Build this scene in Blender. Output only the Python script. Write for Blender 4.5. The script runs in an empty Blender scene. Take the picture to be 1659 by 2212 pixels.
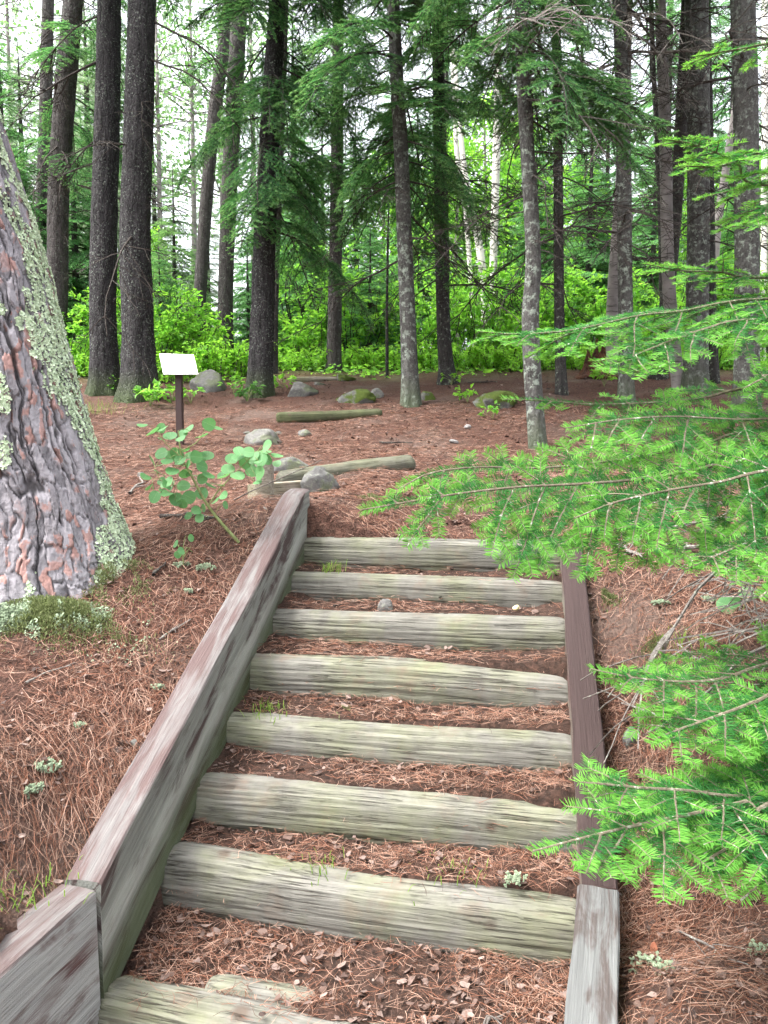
import bpy, math, random
import numpy as np
from mathutils import Vector, Matrix, Euler

# ------------------------------------------------------------------ camera, sky, sun, exposure
EYE = 1.6                      # eye height above the lower landing
PITCH = math.radians(-5.0)
FPX, CX, CY = 1659.0, 829.5, 1106.0
scene = bpy.context.scene
col = scene.collection
cam_d = bpy.data.cameras.new('camera')
cam_d.sensor_fit = 'HORIZONTAL'; cam_d.sensor_width = 36.0; cam_d.lens = 36.0
cam_d.clip_start = 0.05; cam_d.clip_end = 600
cam = bpy.data.objects.new('camera', cam_d); col.objects.link(cam)
cam.location = (0, 0, EYE); cam.rotation_euler = (math.pi/2 + PITCH, 0, 0)
scene.camera = cam

SUN_EL, SUN_AZ = math.radians(62), math.radians(252)     # high, behind the camera on the left, veiled by cloud
w = bpy.data.worlds.new('World'); scene.world = w; w.use_nodes = True
wt = w.node_tree; wt.nodes.clear()
sky = wt.nodes.new('ShaderNodeTexSky'); sky.sky_type = 'NISHITA'; sky.sun_disc = False
sky.sun_elevation = SUN_EL; sky.sun_rotation = SUN_AZ
sky.air_density = 1.0; sky.dust_density = 6.0; sky.ozone_density = 1.0
hs = wt.nodes.new('ShaderNodeHueSaturation'); hs.inputs['Saturation'].default_value = 0.25   # milky overcast
bg = wt.nodes.new('ShaderNodeBackground'); bg.inputs['Strength'].default_value = 0.15
wo = wt.nodes.new('ShaderNodeOutputWorld')
wt.links.new(sky.outputs[0], hs.inputs['Color']); wt.links.new(hs.outputs[0], bg.inputs['Color'])
wt.links.new(bg.outputs[0], wo.inputs['Surface'])
sd = bpy.data.lights.new('sun', 'SUN'); sd.energy = 0.7; sd.angle = math.radians(14); sd.color = (1, .985, .96)
sun = bpy.data.objects.new('sun', sd); col.objects.link(sun)
_d = Vector((math.sin(SUN_AZ)*math.cos(SUN_EL), math.cos(SUN_AZ)*math.cos(SUN_EL), math.sin(SUN_EL)))
sun.rotation_euler = (-_d).to_track_quat('-Z', 'Y').to_euler()
vs = scene.view_settings
vs.view_transform = 'Standard'; vs.look = 'None'; vs.gamma = 1.0; vs.use_curve_mapping = False
vs.exposure = 2.5
scene.render.engine = 'CYCLES'
cy = scene.cycles
cy.max_bounces = 5; cy.diffuse_bounces = 3; cy.glossy_bounces = 1; cy.transmission_bounces = 4; cy.adaptive_threshold = .03; cy.transparent_max_bounces = 4
cy.use_denoising = True
cy.sample_clamp_indirect = 8.0

# ------------------------------------------------------------------ small helpers
RNG = np.random.default_rng(7)
def px(x, y, Y):
    """photo position (1659 x 2212 grid) seen at forward distance Y -> world point"""
    a, b = (x-CX)/FPX, (CY-y)/FPX
    c, s = math.cos(PITCH), math.sin(PITCH)
    r = np.array([a, c - s*b, s + c*b]); r = r*(Y/r[1])
    return r + np.array([0, 0, EYE])
def unit(v):
    v = np.asarray(v, float); return v/max(np.linalg.norm(v), 1e-9)

def _hash(ix, iy, iz, seed):
    h = (ix.astype(np.uint32)*np.uint32(374761393) + iy.astype(np.uint32)*np.uint32(668265263)
         + iz.astype(np.uint32)*np.uint32(2147483647) + np.uint32((seed*1274126177 + 12345) & 0xffffffff))
    h = (h ^ (h >> np.uint32(13)))*np.uint32(1274126177)
    h = (h ^ (h >> np.uint32(16)))*np.uint32(2246822519)
    return ((h ^ (h >> np.uint32(15))) & np.uint32(0xffffff)).astype(np.float64)/0xffffff
def vnoise(p, seed=0):
    p = np.asarray(p, float); i = np.floor(p).astype(np.int64); f = p - i; f = f*f*(3-2*f)
    r = 0
    for dx in (0, 1):
        for dy in (0, 1):
            for dz in (0, 1):
                wgt = (f[..., 0] if dx else 1-f[..., 0])*(f[..., 1] if dy else 1-f[..., 1])*(f[..., 2] if dz else 1-f[..., 2])
                r = r + wgt*_hash(i[..., 0]+dx, i[..., 1]+dy, i[..., 2]+dz, seed)
    return r
def fbm(p, seed=0, octv=4):
    p = np.asarray(p, float); r = 0; a = .5; t = 0
    for o in range(octv):
        r = r + a*vnoise(p*(2.03**o) + 17.3*o, seed+o); t += a; a *= .5
    return r/t
def worley(u, v, seed=0):
    iu, iv = np.floor(u).astype(np.int64), np.floor(v).astype(np.int64)
    f1 = np.full(u.shape, 9.); f2 = np.full(u.shape, 9.); cid = np.zeros(u.shape)
    z = np.zeros_like(iu)
    for du in (-1, 0, 1):
        for dv in (-1, 0, 1):
            a, b = iu+du, iv+dv
            x = a + .15 + .7*_hash(a, b, z, seed); y = b + .15 + .7*_hash(a, b, z+1, seed)
            d = np.hypot(x-u, y-v); c = _hash(a, b, z+2, seed)
            nearer = d < f1
            f2 = np.where(nearer, f1, np.minimum(f2, d)); cid = np.where(nearer, c, cid); f1 = np.where(nearer, d, f1)
    return f1, f2, cid
def P3(x, y, z=0):
    return np.stack([x, y, np.zeros_like(x)+z], -1)

class Geo:
    """collects vertices and faces; build() links them as one mesh object"""
    def __init__(s): s.v = []; s.f = {3: [], 4: []}; s.m = {3: [], 4: []}; s.n = 0; s.attr = {}
    def add(s, v, f, m=0):
        v = np.asarray(v, float).reshape(-1, 3); f = np.asarray(f, np.int64)
        if len(f) == 0: return
        k = f.shape[1]
        s.v.append(v); s.f[k].append(f + s.n); s.m[k].append(np.full(len(f), m, np.int32) if np.isscalar(m) else np.asarray(m, np.int32)); s.n += len(v)
    def merge(s, o, M=None):
        if o.n == 0: return
        v = np.concatenate(o.v)
        if M is not None: v = v @ np.array(M)[:3, :3].T + np.array(M)[:3, 3]
        s.v.append(v)
        for k in (3, 4):
            for f, m in zip(o.f[k], o.m[k]): s.f[k].append(f + s.n); s.m[k].append(m)
        s.n += len(v)
    def mesh(s, name, mats, smooth=False):
        me = bpy.data.meshes.new(name)
        v = np.concatenate(s.v) if s.v else np.zeros((0, 3))
        t = np.concatenate(s.f[3]) if s.f[3] else np.zeros((0, 3), np.int64)
        q = np.concatenate(s.f[4]) if s.f[4] else np.zeros((0, 4), np.int64)
        mi = np.concatenate(s.m[3] + s.m[4]) if (s.m[3] or s.m[4]) else np.zeros(0, np.int32)
        me.vertices.add(len(v)); me.vertices.foreach_set('co', v.astype(np.float32).ravel())
        loops = np.concatenate([t.ravel(), q.ravel()]).astype(np.int32)
        me.loops.add(len(loops)); me.loops.foreach_set('vertex_index', loops)
        tot = np.concatenate([np.full(len(t), 3), np.full(len(q), 4)]).astype(np.int32)
        st = np.concatenate([[0], np.cumsum(tot)[:-1]]).astype(np.int32) if len(tot) else tot
        me.polygons.add(len(tot)); me.polygons.foreach_set('loop_start', st); me.polygons.foreach_set('loop_total', tot)
        me.polygons.foreach_set('material_index', mi.astype(np.int32))
        me.polygons.foreach_set('use_smooth', np.full(len(tot), smooth, bool))
        for a, val in s.attr.items():
            at = me.attributes.new(a, 'FLOAT', 'POINT'); at.data.foreach_set('value', np.asarray(val, np.float32).ravel())
        for m in (mats if isinstance(mats, (list, tuple)) else [mats]): me.materials.append(m)
        me.update(calc_edges=True)
        return me
    def build(s, name, mats, parent=None, smooth=False):
        o = bpy.data.objects.new(name, s.mesh(name, mats, smooth)); col.objects.link(o); o.parent = parent
        return o
def link(name, me, parent=None, loc=None, rot=None, scale=None):
    o = bpy.data.objects.new(name, me); col.objects.link(o); o.parent = parent
    if loc is not None: o.location = tuple(loc)
    if rot is not None: o.rotation_euler = rot
    if scale is not None: o.scale = (scale,)*3 if np.isscalar(scale) else scale
    return o
def tag(o, label=None, cat=None, group=None, kind=None):
    if label: o['label'] = label
    if cat: o['category'] = cat
    if group: o['group'] = group
    if kind: o['kind'] = kind
    return o
def thing(name, loc, label, cat, group=None, rot=None, scale=None):
    return tag(link(name, None, None, loc, rot, scale), label, cat, group)

def frames(path):
    path = np.asarray(path, float); t = np.gradient(path, axis=0); t /= np.maximum(np.linalg.norm(t, axis=1, keepdims=True), 1e-9)
    ref = np.array([0, 0, 1.]) if abs(t[:, 2]).mean() < .8 else np.array([1., 0, 0])
    a = np.cross(ref, t); a /= np.maximum(np.linalg.norm(a, axis=1, keepdims=True), 1e-9)
    return t, a, np.cross(t, a)
def tube(g, path, rad, n=5, m=0, cap=True):
    path = np.asarray(path, float); k = len(path); rad = np.broadcast_to(np.asarray(rad, float), (k,))
    t, a, b = frames(path); th = np.arange(n)*2*math.pi/n
    v = path[:, None] + rad[:, None, None]*(a[:, None]*np.cos(th)[None, :, None] + b[:, None]*np.sin(th)[None, :, None])
    i = np.arange(k-1)[:, None]*n; j = np.arange(n)[None]; j2 = (j+1) % n
    f = np.stack([i+j, i+j2, i+n+j2, i+n+j], -1).reshape(-1, 4)
    g.add(v.reshape(-1, 3), f, m)
    if cap and n <= 6:
        c = np.vstack([v[-1], path[-1:]]); g.add(c, [[q, (q+1) % n, n] for q in range(n)], m)
def spline(pts, n):
    pts = np.asarray(pts, float); k = len(pts)
    e = np.vstack([2*pts[0]-pts[1], pts, 2*pts[-1]-pts[-2]]); u = np.linspace(0, k-1-1e-6, n); i = u.astype(int); f = (u-i)[:, None]
    p0, p1, p2, p3 = e[i], e[i+1], e[i+2], e[i+3]
    return .5*(2*p1 + (p2-p0)*f + (2*p0-5*p1+4*p2-p3)*f**2 + (3*p1-p0-3*p2+p3)*f**3)
def gridfaces(nu, nv, wrap=False):
    i = np.arange(nu-1)[:, None]; j = np.arange(nv if wrap else nv-1)[None]; j2 = (j+1) % nv
    return np.stack([i*nv+j, i*nv+j2, (i+1)*nv+j2, (i+1)*nv+j], -1).reshape(-1, 4)

# ------------------------------------------------------------------ materials
class Nodes:
    def __init__(s, name):
        s.mat = bpy.data.materials.new(name); s.mat.use_nodes = True; s.t = s.mat.node_tree; s.t.nodes.clear()
        s.out = s.t.nodes.new('ShaderNodeOutputMaterial')
    def n(s, ty, ins=None, **props):
        nd = s.t.nodes.new('ShaderNode'+ty)
        for k, v in props.items(): setattr(nd, k, v)
        for k, v in (ins or {}).items(): s.set(nd.inputs[k], v)
        return nd
    def set(s, sock, v):
        if isinstance(v, bpy.types.NodeSocket): s.t.links.new(v, sock)
        elif isinstance(v, bpy.types.Node): s.t.links.new(v.outputs[0], sock)
        elif isinstance(v, tuple) and len(v) == 3 and sock.type == 'RGBA': sock.default_value = v + (1,)
        else: sock.default_value = v
    def coord(s, scale=(1, 1, 1), kind='Object'):
        c = s.n('TexCoord'); mp = s.n('Mapping', {'Vector': c.outputs[kind]}); mp.inputs['Scale'].default_value = scale; return mp
    def noise(s, vec, scale, detail=4, rough=.55, dist=0.):
        return s.n('TexNoise', {'Vector': vec, 'Scale': scale, 'Detail': detail, 'Roughness': rough, 'Distortion': dist}).outputs['Fac']
    def ramp(s, fac, stops, interp='LINEAR'):
        nd = s.n('ValToRGB', {'Fac': fac}); cr = nd.color_ramp; cr.interpolation = interp
        while len(cr.elements) < len(stops): cr.elements.new(.5)
        for e, (p, c) in zip(cr.elements, stops): e.position = p; e.color = (c if isinstance(c, tuple) else (c, c, c)) + (1,)
        return nd.outputs['Color']
    def mix(s, fac, a, b, blend='MIX'):
        nd = s.n('Mix', data_type='RGBA', blend_type=blend); s.set(nd.inputs[0], fac); s.set(nd.inputs[6], a); s.set(nd.inputs[7], b); return nd.outputs[2]
    def math(s, op, a, b=0.):
        nd = s.n('Math', operation=op); s.set(nd.inputs[0], a); s.set(nd.inputs[1], b); return nd.outputs[0]
    def bump(s, h, strength=.5, dist=.01, normal=None):
        nd = s.n('Bump', {'Height': h, 'Strength': strength, 'Distance': dist})
        if normal is not None: s.set(nd.inputs['Normal'], normal)
        return nd.outputs[0]
    def finish(s, color, rough=.8, normal=None, spec=.3, trans=None, tw=.4):
        b = s.n('BsdfPrincipled'); s.set(b.inputs['Base Color'], color); s.set(b.inputs['Roughness'], rough); b.inputs['Specular IOR Level'].default_value = spec
        if normal is not None: s.set(b.inputs['Normal'], normal)
        o = b.outputs[0]
        if trans is not None:
            tr = s.n('BsdfTranslucent'); s.set(tr.inputs['Color'], trans)
            mx = s.n('MixShader'); mx.inputs[0].default_value = tw; s.t.links.new(o, mx.inputs[1]); s.t.links.new(tr.outputs[0], mx.inputs[2]); o = mx.outputs[0]
        s.t.links.new(o, s.out.inputs['Surface']); return s.mat

def foliage(name, dark, light, trans, tw=.4, rough=.6, spec=.15, vary=True):
    k = Nodes(name); g = k.n('NewGeometry'); r = g.outputs['Random Per Island']
    oi = k.n('ObjectInfo').outputs['Random']
    c = k.mix(r, dark, light)
    c = k.mix(k.math('MULTIPLY', oi, .35), c, dark)
    nz = k.noise(k.coord(), 5.5, 3, .6); c = k.mix(k.math('MULTIPLY', k.ramp(nz, [(.42, 0.), (.66, 1.)]), .6), c, tuple(.55*x for x in dark)) if vary else c
    t = k.mix(r, tuple(.7*x for x in trans), trans)
    return k.finish(c, rough, None, spec, t, tw)
def bark(name, base, dark, lichen, lich_amt=.5, sx=14, sz=5, lsc=18, bumpd=.012, mossy=None):
    k = Nodes(name); v = k.coord((1, 1, .35)); v1 = k.coord((1, 1, 1))
    n1 = k.noise(v, sx, 6, .65, .4); vo = k.n('TexVoronoi', {'Vector': v, 'Scale': sx*1.6}, feature='DISTANCE_TO_EDGE').outputs['Distance']
    n2 = k.noise(v1, lsc, 5, .7); n3 = k.noise(v1, 3.0, 3, .5)
    c = k.mix(k.ramp(n1, [(.32, 0.), (.66, 1.)]), dark, base)
    c = k.mix(k.math('MULTIPLY', k.ramp(k.noise(v1, 60, 2), [(.4, 0.), (.75, 1.)]), .35), c, tuple(min(1, x*1.7) for x in base))
    lm = k.math('MULTIPLY', k.ramp(n2, [(.62-.12*lich_amt, 0.), (.70-.1*lich_amt, 1.)]), k.ramp(n3, [(.35, .15), (.62, 1.)]))
    c = k.mix(lm, c, lichen)
    if mossy:
        ob = k.n('TexCoord').outputs['Object']; sp = k.n('SeparateXYZ', {0: ob}); h = k.math('ADD', sp.outputs[2], k.math('MULTIPLY', n2, .5))
        c = k.mix(k.ramp(h, [(.18, .85), (.62, 0.)]), c, mossy)
    hgt = k.math('ADD', k.math('MULTIPLY', n1, 1.2), k.math('MULTIPLY', k.ramp(vo, [(0., 0.), (.12, 1.)]), .6))
    hgt = k.math('ADD', hgt, k.math('MULTIPLY', lm, .25))
    return k.finish(c, .9, k.bump(hgt, .9, bumpd), .15)

M = {}
M['fir_old'] = foliage('fir_needles', (.016, .094, .021), (.046, .168, .035), (.09, .36, .05), .32, .65, .12)
M['fir_new'] = foliage('fir_new_needles', (.074, .235, .034), (.150, .350, .056), (.25, .58, .07), .35, .65, .12)
M['conifer'] = foliage('conifer_needles', (.026, .100, .042), (.068, .185, .068), (.15, .44, .10), .44)
M['conifer_bg'] = foliage('background_needles', (.050, .150, .060), (.115, .265, .095), (.24, .58, .16), .48)  # brighter copy of the conifer needles, background light put into the colour
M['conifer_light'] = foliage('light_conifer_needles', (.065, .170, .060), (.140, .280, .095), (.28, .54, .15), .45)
M['conifer_far'] = foliage('hazed_conifer_needles', (.140, .220, .140), (.250, .340, .220), (.50, .66, .40), .55)  # haze and glare over the far trees put into the needle colour
M['leaf'] = foliage('leaf', (.065, .205, .022), (.145, .350, .038), (.32, .74, .08), .5, .5, .35)
M['leaf2'] = foliage('leaf_yellow_green', (.095, .270, .018), (.200, .430, .040), (.42, .85, .08), .5, .5, .35)
M['leaf_dark'] = foliage('leaf_deep', (.028, .090, .020), (.060, .150, .030), (.14, .34, .06), .42)
M['aspen'] = foliage('aspen_leaf', (.075, .200, .095), (.130, .280, .130), (.20, .48, .14), .30, .5, .4)
_k = Nodes('aspen_leaf_veined'); _sp = _k.n('SeparateXYZ', {0: _k.n('TexCoord').outputs['Object']}); _y = _k.math('ABSOLUTE', _sp.outputs[1])
_r = _k.n('ObjectInfo').outputs['Random']; _c = _k.mix(_r, (.055, .175, .060), (.105, .250, .095)); _n = _k.noise(_k.coord(), 9., 4, .6)
_c = _k.mix(_k.math('MULTIPLY', _k.ramp(_n, [(.45, 0.), (.7, 1.)]), .35), _c, (.15, .26, .07))
_w = _k.n('TexWave', {'Vector': _k.n('CombineXYZ', {0: _k.math('SUBTRACT', _sp.outputs[0], _k.math('MULTIPLY', _y, .8))}).outputs[0], 'Scale': 3.2}).outputs['Fac']
_v = _k.math('MAXIMUM', _k.ramp(_y, [(.008, 1.), (.022, 0.)]), _k.math('MULTIPLY', _k.ramp(_w, [(.93, 0.), (.99, 1.)]), .5))
_c = _k.mix(_k.math('MULTIPLY', _v, .6), _c, (.22, .36, .17)); M['aspen'] = _k.finish(_c, .5, _k.bump(_v, .4, .01), .4, (.20, .48, .14), .3)
M['grass'] = foliage('grass_blade', (.070, .150, .020), (.170, .260, .050), (.30, .48, .08), .4)
M['moss_blade'] = foliage('moss_blade', (.080, .105, .030), (.230, .260, .120), (.22, .27, .10), .2)
M['lichen'] = foliage('lichen', (.48, .58, .40), (.70, .78, .60), (.5, .6, .35), .08, .9, .1, False)
M['lichen_grey'] = foliage('lichen_grey', (.20, .26, .17), (.34, .40, .27), (.5, .6, .4), .12, .9, .1)

def litter_mat(name, a, b, c3):
    k = Nodes(name); r = k.n('NewGeometry').outputs['Random Per Island']
    return k.finish(k.ramp(r, [(0., a), (.45, b), (.8, c3), (1., tuple(min(1, x*1.5) for x in c3))]), .75, None, .25)
M['needle_litter'] = litter_mat('dry_needle', (.038, .021, .015), (.168, .066, .036), (.235, .150, .112))
M['leaf_litter'] = litter_mat('dry_leaf', (.030, .019, .016), (.095, .058, .045), (.150, .108, .092))
def ground_material():
    k = Nodes('forest_floor'); v = k.coord((1, 1, 1))
    n1 = k.noise(v, 1.3, 5, .6); n2 = k.noise(v, 38, 6, .75, .6); n3 = k.noise(v, 140, 3, .7); n4 = k.noise(v, 7, 4, .6)
    wv = k.n('TexVoronoi', {'Vector': k.coord((1, .3, 1)), 'Scale': 90.}).outputs['Distance']
    c = k.ramp(n2, [(.32, (.013, .008, .007)), (.46, (.050, .026, .019)), (.60, (.110, .055, .040)), (.76, (.225, .135, .102))])
    c = k.mix(k.math('MULTIPLY', k.ramp(n3, [(.45, 0.), (.75, 1.)]), .5), c, (.205, .120, .092))
    c = k.mix(k.math('MULTIPLY', k.ramp(n4, [(.45, 0.), (.7, 1.)]), .45), c, (.062, .035, .027))
    c = k.mix(k.math('MULTIPLY', k.ramp(n1, [(.48, 0.), (.68, 1.)]), .65), c, (.125, .095, .080))
    # greener, leafier floor at the far edge of the clearing
    sp = k.n('SeparateXYZ', {0: k.n('TexCoord').outputs['Object']})
    far = k.ramp(k.math('DIVIDE', k.math('ADD', sp.outputs[1], k.math('MULTIPLY', n1, 4.)), 30.), [(.45, 0.), (.60, 1.)])
    c = k.mix(far, c, k.mix(n4, (.050, .095, .020), (.110, .130, .045)))
    h = k.math('ADD', k.math('MULTIPLY', n2, 1.), k.math('ADD', k.math('MULTIPLY', n3, .5), k.math('MULTIPLY', wv, .6)))
    return k.finish(c, .95, k.bump(h, .9, .02), .1)
M['ground'] = ground_material()
def soil_material():
    k = Nodes('tread_soil'); v = k.coord((1, 1, 1))
    n2 = k.noise(v, 45, 6, .75, .5); n1 = k.noise(v, 5, 4, .6)
    c = k.ramp(n2, [(.3, (.012, .009, .008)), (.46, (.032, .020, .016)), (.62, (.085, .046, .034)), (.8, (.200, .120, .090))])
    c = k.mix(k.math('MULTIPLY', n1, .5), c, (.050, .034, .026))
    return k.finish(c, .95, k.bump(n2, .9, .015), .1)
M['soil'] = soil_material()

def wood_material(name, tones, algae=.5, stain=.3, dark=.5):
    """weathered round timber, grain along local X"""
    k = Nodes(name); v = k.coord((2.6, 70, 70)); v1 = k.coord((1, 1, 1)); v2 = k.coord((4.5, 170, 170)); oi = k.n('ObjectInfo').outputs['Random']
    off = k.n('VectorMath', operation='ADD'); k.set(off.inputs[0], v.outputs[0]); cmb = k.n('CombineXYZ', {0: k.math('MULTIPLY', oi, 37.), 1: k.math('MULTIPLY', oi, 91.)}); k.set(off.inputs[1], cmb.outputs[0])
    o1 = k.n('VectorMath', operation='ADD'); k.set(o1.inputs[0], v1.outputs[0]); k.set(o1.inputs[1], cmb.outputs[0])
    o2 = k.n('VectorMath', operation='ADD'); k.set(o2.inputs[0], v2.outputs[0]); k.set(o2.inputs[1], cmb.outputs[0])
    g = k.noise(off.outputs[0], 1.0, 6, .65, .25); fine = k.noise(o2.outputs[0], 1.0, 4, .6); blot = k.noise(o1.outputs[0], 3.4, 4, .6, .3); blot2 = k.noise(o1.outputs[0], 7.5, 5, .65)
    patch = k.noise(o1.outputs[0], 11., 5, .7)
    c = k.ramp(k.math('ADD', g, k.math('MULTIPLY', k.math('SUBTRACT', patch, .5), .55)), [(.26, tones[0]), (.42, tones[1]), (.62, tones[2]), (.85, tuple(1.25*x for x in tones[2]))])
    c = k.mix(k.math('MULTIPLY', k.ramp(blot, [(.42, 0.), (.66, 1.)]), algae), c, (.190, .215, .080))
    c = k.mix(k.math('MULTIPLY', k.ramp(blot2, [(.55, 0.), (.72, 1.)]), stain), c, (.150, .110, .085))
    crack = k.ramp(fine, [(.36, 1.), (.45, 0.)])
    gate = k.ramp(k.noise(o1.outputs[0], 6., 3), [(.40, 0.), (.62, 1.)])
    cm = k.math('MULTIPLY', crack, gate)
    c = k.mix(k.math('MULTIPLY', cm, dark), c, (.060, .052, .042))
    # knots
    kn = k.n('TexVoronoi', {'Vector': o1.outputs[0], 'Scale': 3.6}).outputs['Distance']
    c = k.mix(k.ramp(kn, [(.05, .75), (.11, 0.)]), c, (.085, .062, .048))
    # soil splash and algae creeping up from the tread
    h = k.math('SUBTRACT', k.math('ADD', k.math('MULTIPLY', g, .6), k.math('MULTIPLY', fine, .3)), k.math('MULTIPLY', cm, 1.))
    return k.finish(c, .9, k.bump(h, .8, .009), .1)
M['log'] = wood_material('weathered_log', [(.078, .074, .064), (.122, .117, .102), (.166, .159, .140)], .34, .6, .8)
M['path_log'] = wood_material('path_log_wood', [(.040, .040, .031), (.075, .074, .057), (.118, .115, .092)], .15, .5, .7)
M['log_green'] = wood_material('mossy_log', [(.030, .036, .018), (.052, .058, .030), (.082, .086, .052)], .12, .4, .6)
def beam_material(name, wood, stain_c, lo, hi, algae=0., green=(.09, .13, .04)):
    k = Nodes(name); gv = k.n('CombineXYZ', {q: k.n('Attribute', attribute_name='grain'+'xyz'[q]).outputs['Fac'] for q in range(3)}).outputs[0]
    def mp(sc): nd = k.n('Mapping', {'Vector': gv}); nd.inputs['Scale'].default_value = sc; return nd
    v = mp((2.0, 55, 55)); v2 = mp((5, 190, 190)); v3 = mp((1.3, 7, 4.5))
    g = k.noise(v, 1., 5, .6, .2); f = k.noise(v2, 1., 4, .6); b = k.noise(v3, 2.3, 5, .62, .5)
    c = k.mix(k.ramp(g, [(.3, 0.), (.7, 1.)]), tuple(.6*x for x in wood), wood)
    m = k.ramp(k.math('ADD', b, k.math('MULTIPLY', k.math('SUBTRACT', f, .5), .25)), [(lo, 1.), (hi, 0.)])
    c = k.mix(m, c, k.mix(g, stain_c, tuple(1.7*x for x in stain_c)))
    c = k.mix(k.math('MULTIPLY', k.ramp(f, [(.28, 1.), (.38, 0.)]), .5), c, tuple(.35*x for x in wood))
    if algae:
        sp = k.n('SeparateXYZ', {0: k.n('TexCoord').outputs['Object']})
        dv = k.n('Attribute', attribute_name='drop').outputs['Fac']
        pale = k.n('MapRange', {'Value': k.math('ABSOLUTE', k.math('SUBTRACT', k.math('ADD', dv, k.math('MULTIPLY', k.math('SUBTRACT', b, .5), .5)), .5)), 'From Min': .04, 'From Max': .16, 'To Min': .6, 'To Max': 0.})
        c = k.mix(pale.outputs[0], c, tuple(min(1, 1.6*x) for x in wood))
        rr = k.n('MapRange', {'Value': k.math('ADD', dv, k.math('MULTIPLY', k.math('SUBTRACT', b, .5), .5)), 'From Min': .55, 'From Max': .82, 'To Min': 0., 'To Max': algae})
        c = k.mix(rr.outputs[0], c, green)
    h = k.math('ADD', g, k.math('MULTIPLY', f, .7))
    return k.finish(c, .8, k.bump(h, .9, .006), .2)
M['rail_top'] = beam_material('rail_top_worn_stain', (.160, .150, .145), (.060, .041, .039), .42, .62)
M['rail_top_paint'] = beam_material('rail_top_brown_stain', (.066, .050, .044), (.026, .0165, .0155), .58, .85)
M['rail_top_grey'] = beam_material('rail_top_grey', (.150, .153, .150), (.050, .041, .038), .42, .54)
M['rail_side'] = beam_material('rail_side_weathered', (.225, .230, .205), (.045, .031, .029), .40, .52, .75, (.055, .072, .026))
M['rail_side_low'] = beam_material('rail_side_pale', (.36, .36, .345), (.070, .040, .038), .38, .52, 0.)
M['rail_side_dark'] = beam_material('rail_side_dark', (.16, .15, .12), (.060, .035, .032), .4, .6, .6)

M['bark_dark'] = bark('dark_pine_bark', (.043, .040, .041), (.012, .011, .0115), (.24, .27, .23), .55, 16, 5, 38, .02, (.055, .075, .032))
M['bark_mid'] = bark('grey_pine_bark', (.078, .071, .068), (.024, .021, .020), (.20, .23, .19), .35, 16, 5, 24, .018)
M['bark_fir'] = bark('grey_fir_bark', (.086, .083, .078), (.026, .024, .022), (.26, .30, .25), .85, 20, 8, 16, .008, (.075, .095, .055))
M['bark_thin'] = bark('dark_fir_bark', (.048, .045, .042), (.015, .014, .013), (.22, .25, .20), .5, 22, 8, 20, .008)
M['bark_redpine'] = None
M['twig'] = bark('twig_bark', (.185, .165, .150), (.080, .068, .060), (.40, .44, .36), .4, 60, 20, 50, .002)
M['twig_dark'] = bark('dark_twig_bark', (.060, .050, .044), (.024, .020, .018), (.24, .27, .22), .3, 60, 20, 50, .002)
M['stem'] = bark('fir_stem', (.135, .118, .082), (.08, .066, .045), (.45, .48, .40), .4, 80, 20, 60, .001)
M['stem_green'] = bark('green_stem', (.20, .24, .10), (.12, .12, .05), (.3, .34, .2), .2, 80, 20, 60, .001)
def birch_material():
    k = Nodes('birch_bark'); v = k.coord((1, 1, 1)); h = k.coord((3, 3, 26))
    n = k.noise(h, 1., 4, .6); n2 = k.noise(v, 6, 4, .6)
    c = k.mix(k.ramp(n2, [(.4, 0.), (.7, 1.)]), (.66, .64, .58), (.46, .44, .40))
    c = k.mix(k.ramp(n, [(.60, 0.), (.68, .9)]), c, (.045, .038, .034))
    return k.finish(c, .7, k.bump(n, .3, .004), .2)
M['birch'] = birch_material()
def birch_grey():
    k = Nodes('young_birch_bark'); v = k.coord((1, 1, 1)); h = k.coord((4, 4, 40))
    n = k.noise(h, 1., 4, .6); n2 = k.noise(v, 5, 4, .6)
    c = k.mix(k.ramp(n2, [(.4, 0.), (.7, 1.)]), (.26, .235, .225), (.15, .135, .128))
    c = k.mix(k.ramp(n, [(.58, 0.), (.66, .85)]), c, (.04, .034, .03))
    return k.finish(c, .75, k.bump(n, .3, .004), .2)
M['birch_grey'] = birch_grey()
def rock_material(name, moss=.5, base=(.118, .115, .110)):
    k = Nodes(name); v = k.coord((1, 1, 1))
    n1 = k.noise(v, 9, 6, .7); n2 = k.noise(v, 45, 4, .7); n3 = k.noise(v, 5, 4, .6)
    c = k.mix(k.ramp(n1, [(.3, 0.), (.7, 1.)]), tuple(.55*x for x in base), tuple(1.25*x for x in base))
    c = k.mix(k.math('MULTIPLY', k.ramp(n2, [(.55, 0.), (.65, 1.)]), .5), c, (.22, .24, .18))
    geo = k.n('NewGeometry'); nz = k.n('SeparateXYZ', {0: geo.outputs['Normal']}).outputs[2]
    mm = k.ramp(k.math('ADD', n3, k.math('MULTIPLY', nz, .12)), [(.62-.2*moss, 0.), (.70-.2*moss, 1.)])
    c = k.mix(k.math('MULTIPLY', mm, min(1, moss*1.6)), c, k.mix(n2, (.028, .046, .008), (.080, .105, .020)))
    h = k.math('ADD', n1, k.math('MULTIPLY', n2, .4))
    return k.finish(c, .9, k.bump(h, .6, .02), .2)
M['rock'] = rock_material('granite', .32); M['rock_moss'] = rock_material('mossy_granite', .85); M['rock_pale'] = rock_material('pale_granite', .3, (.145, .140, .132))
def plain(name, c, rough=.7, spec=.3, metal=0., sc=30, var=.25):
    k = Nodes(name); v = k.coord(); n = k.noise(v, sc, 5, .65)
    cc = k.mix(n, tuple(x*(1-var) for x in c), tuple(min(1, x*(1+var)) for x in c)); m = k.finish(cc, rough, k.bump(n, .3, .002), spec)
    m.node_tree.nodes['Principled BSDF'].inputs['Metallic'].default_value = metal; return m
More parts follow.
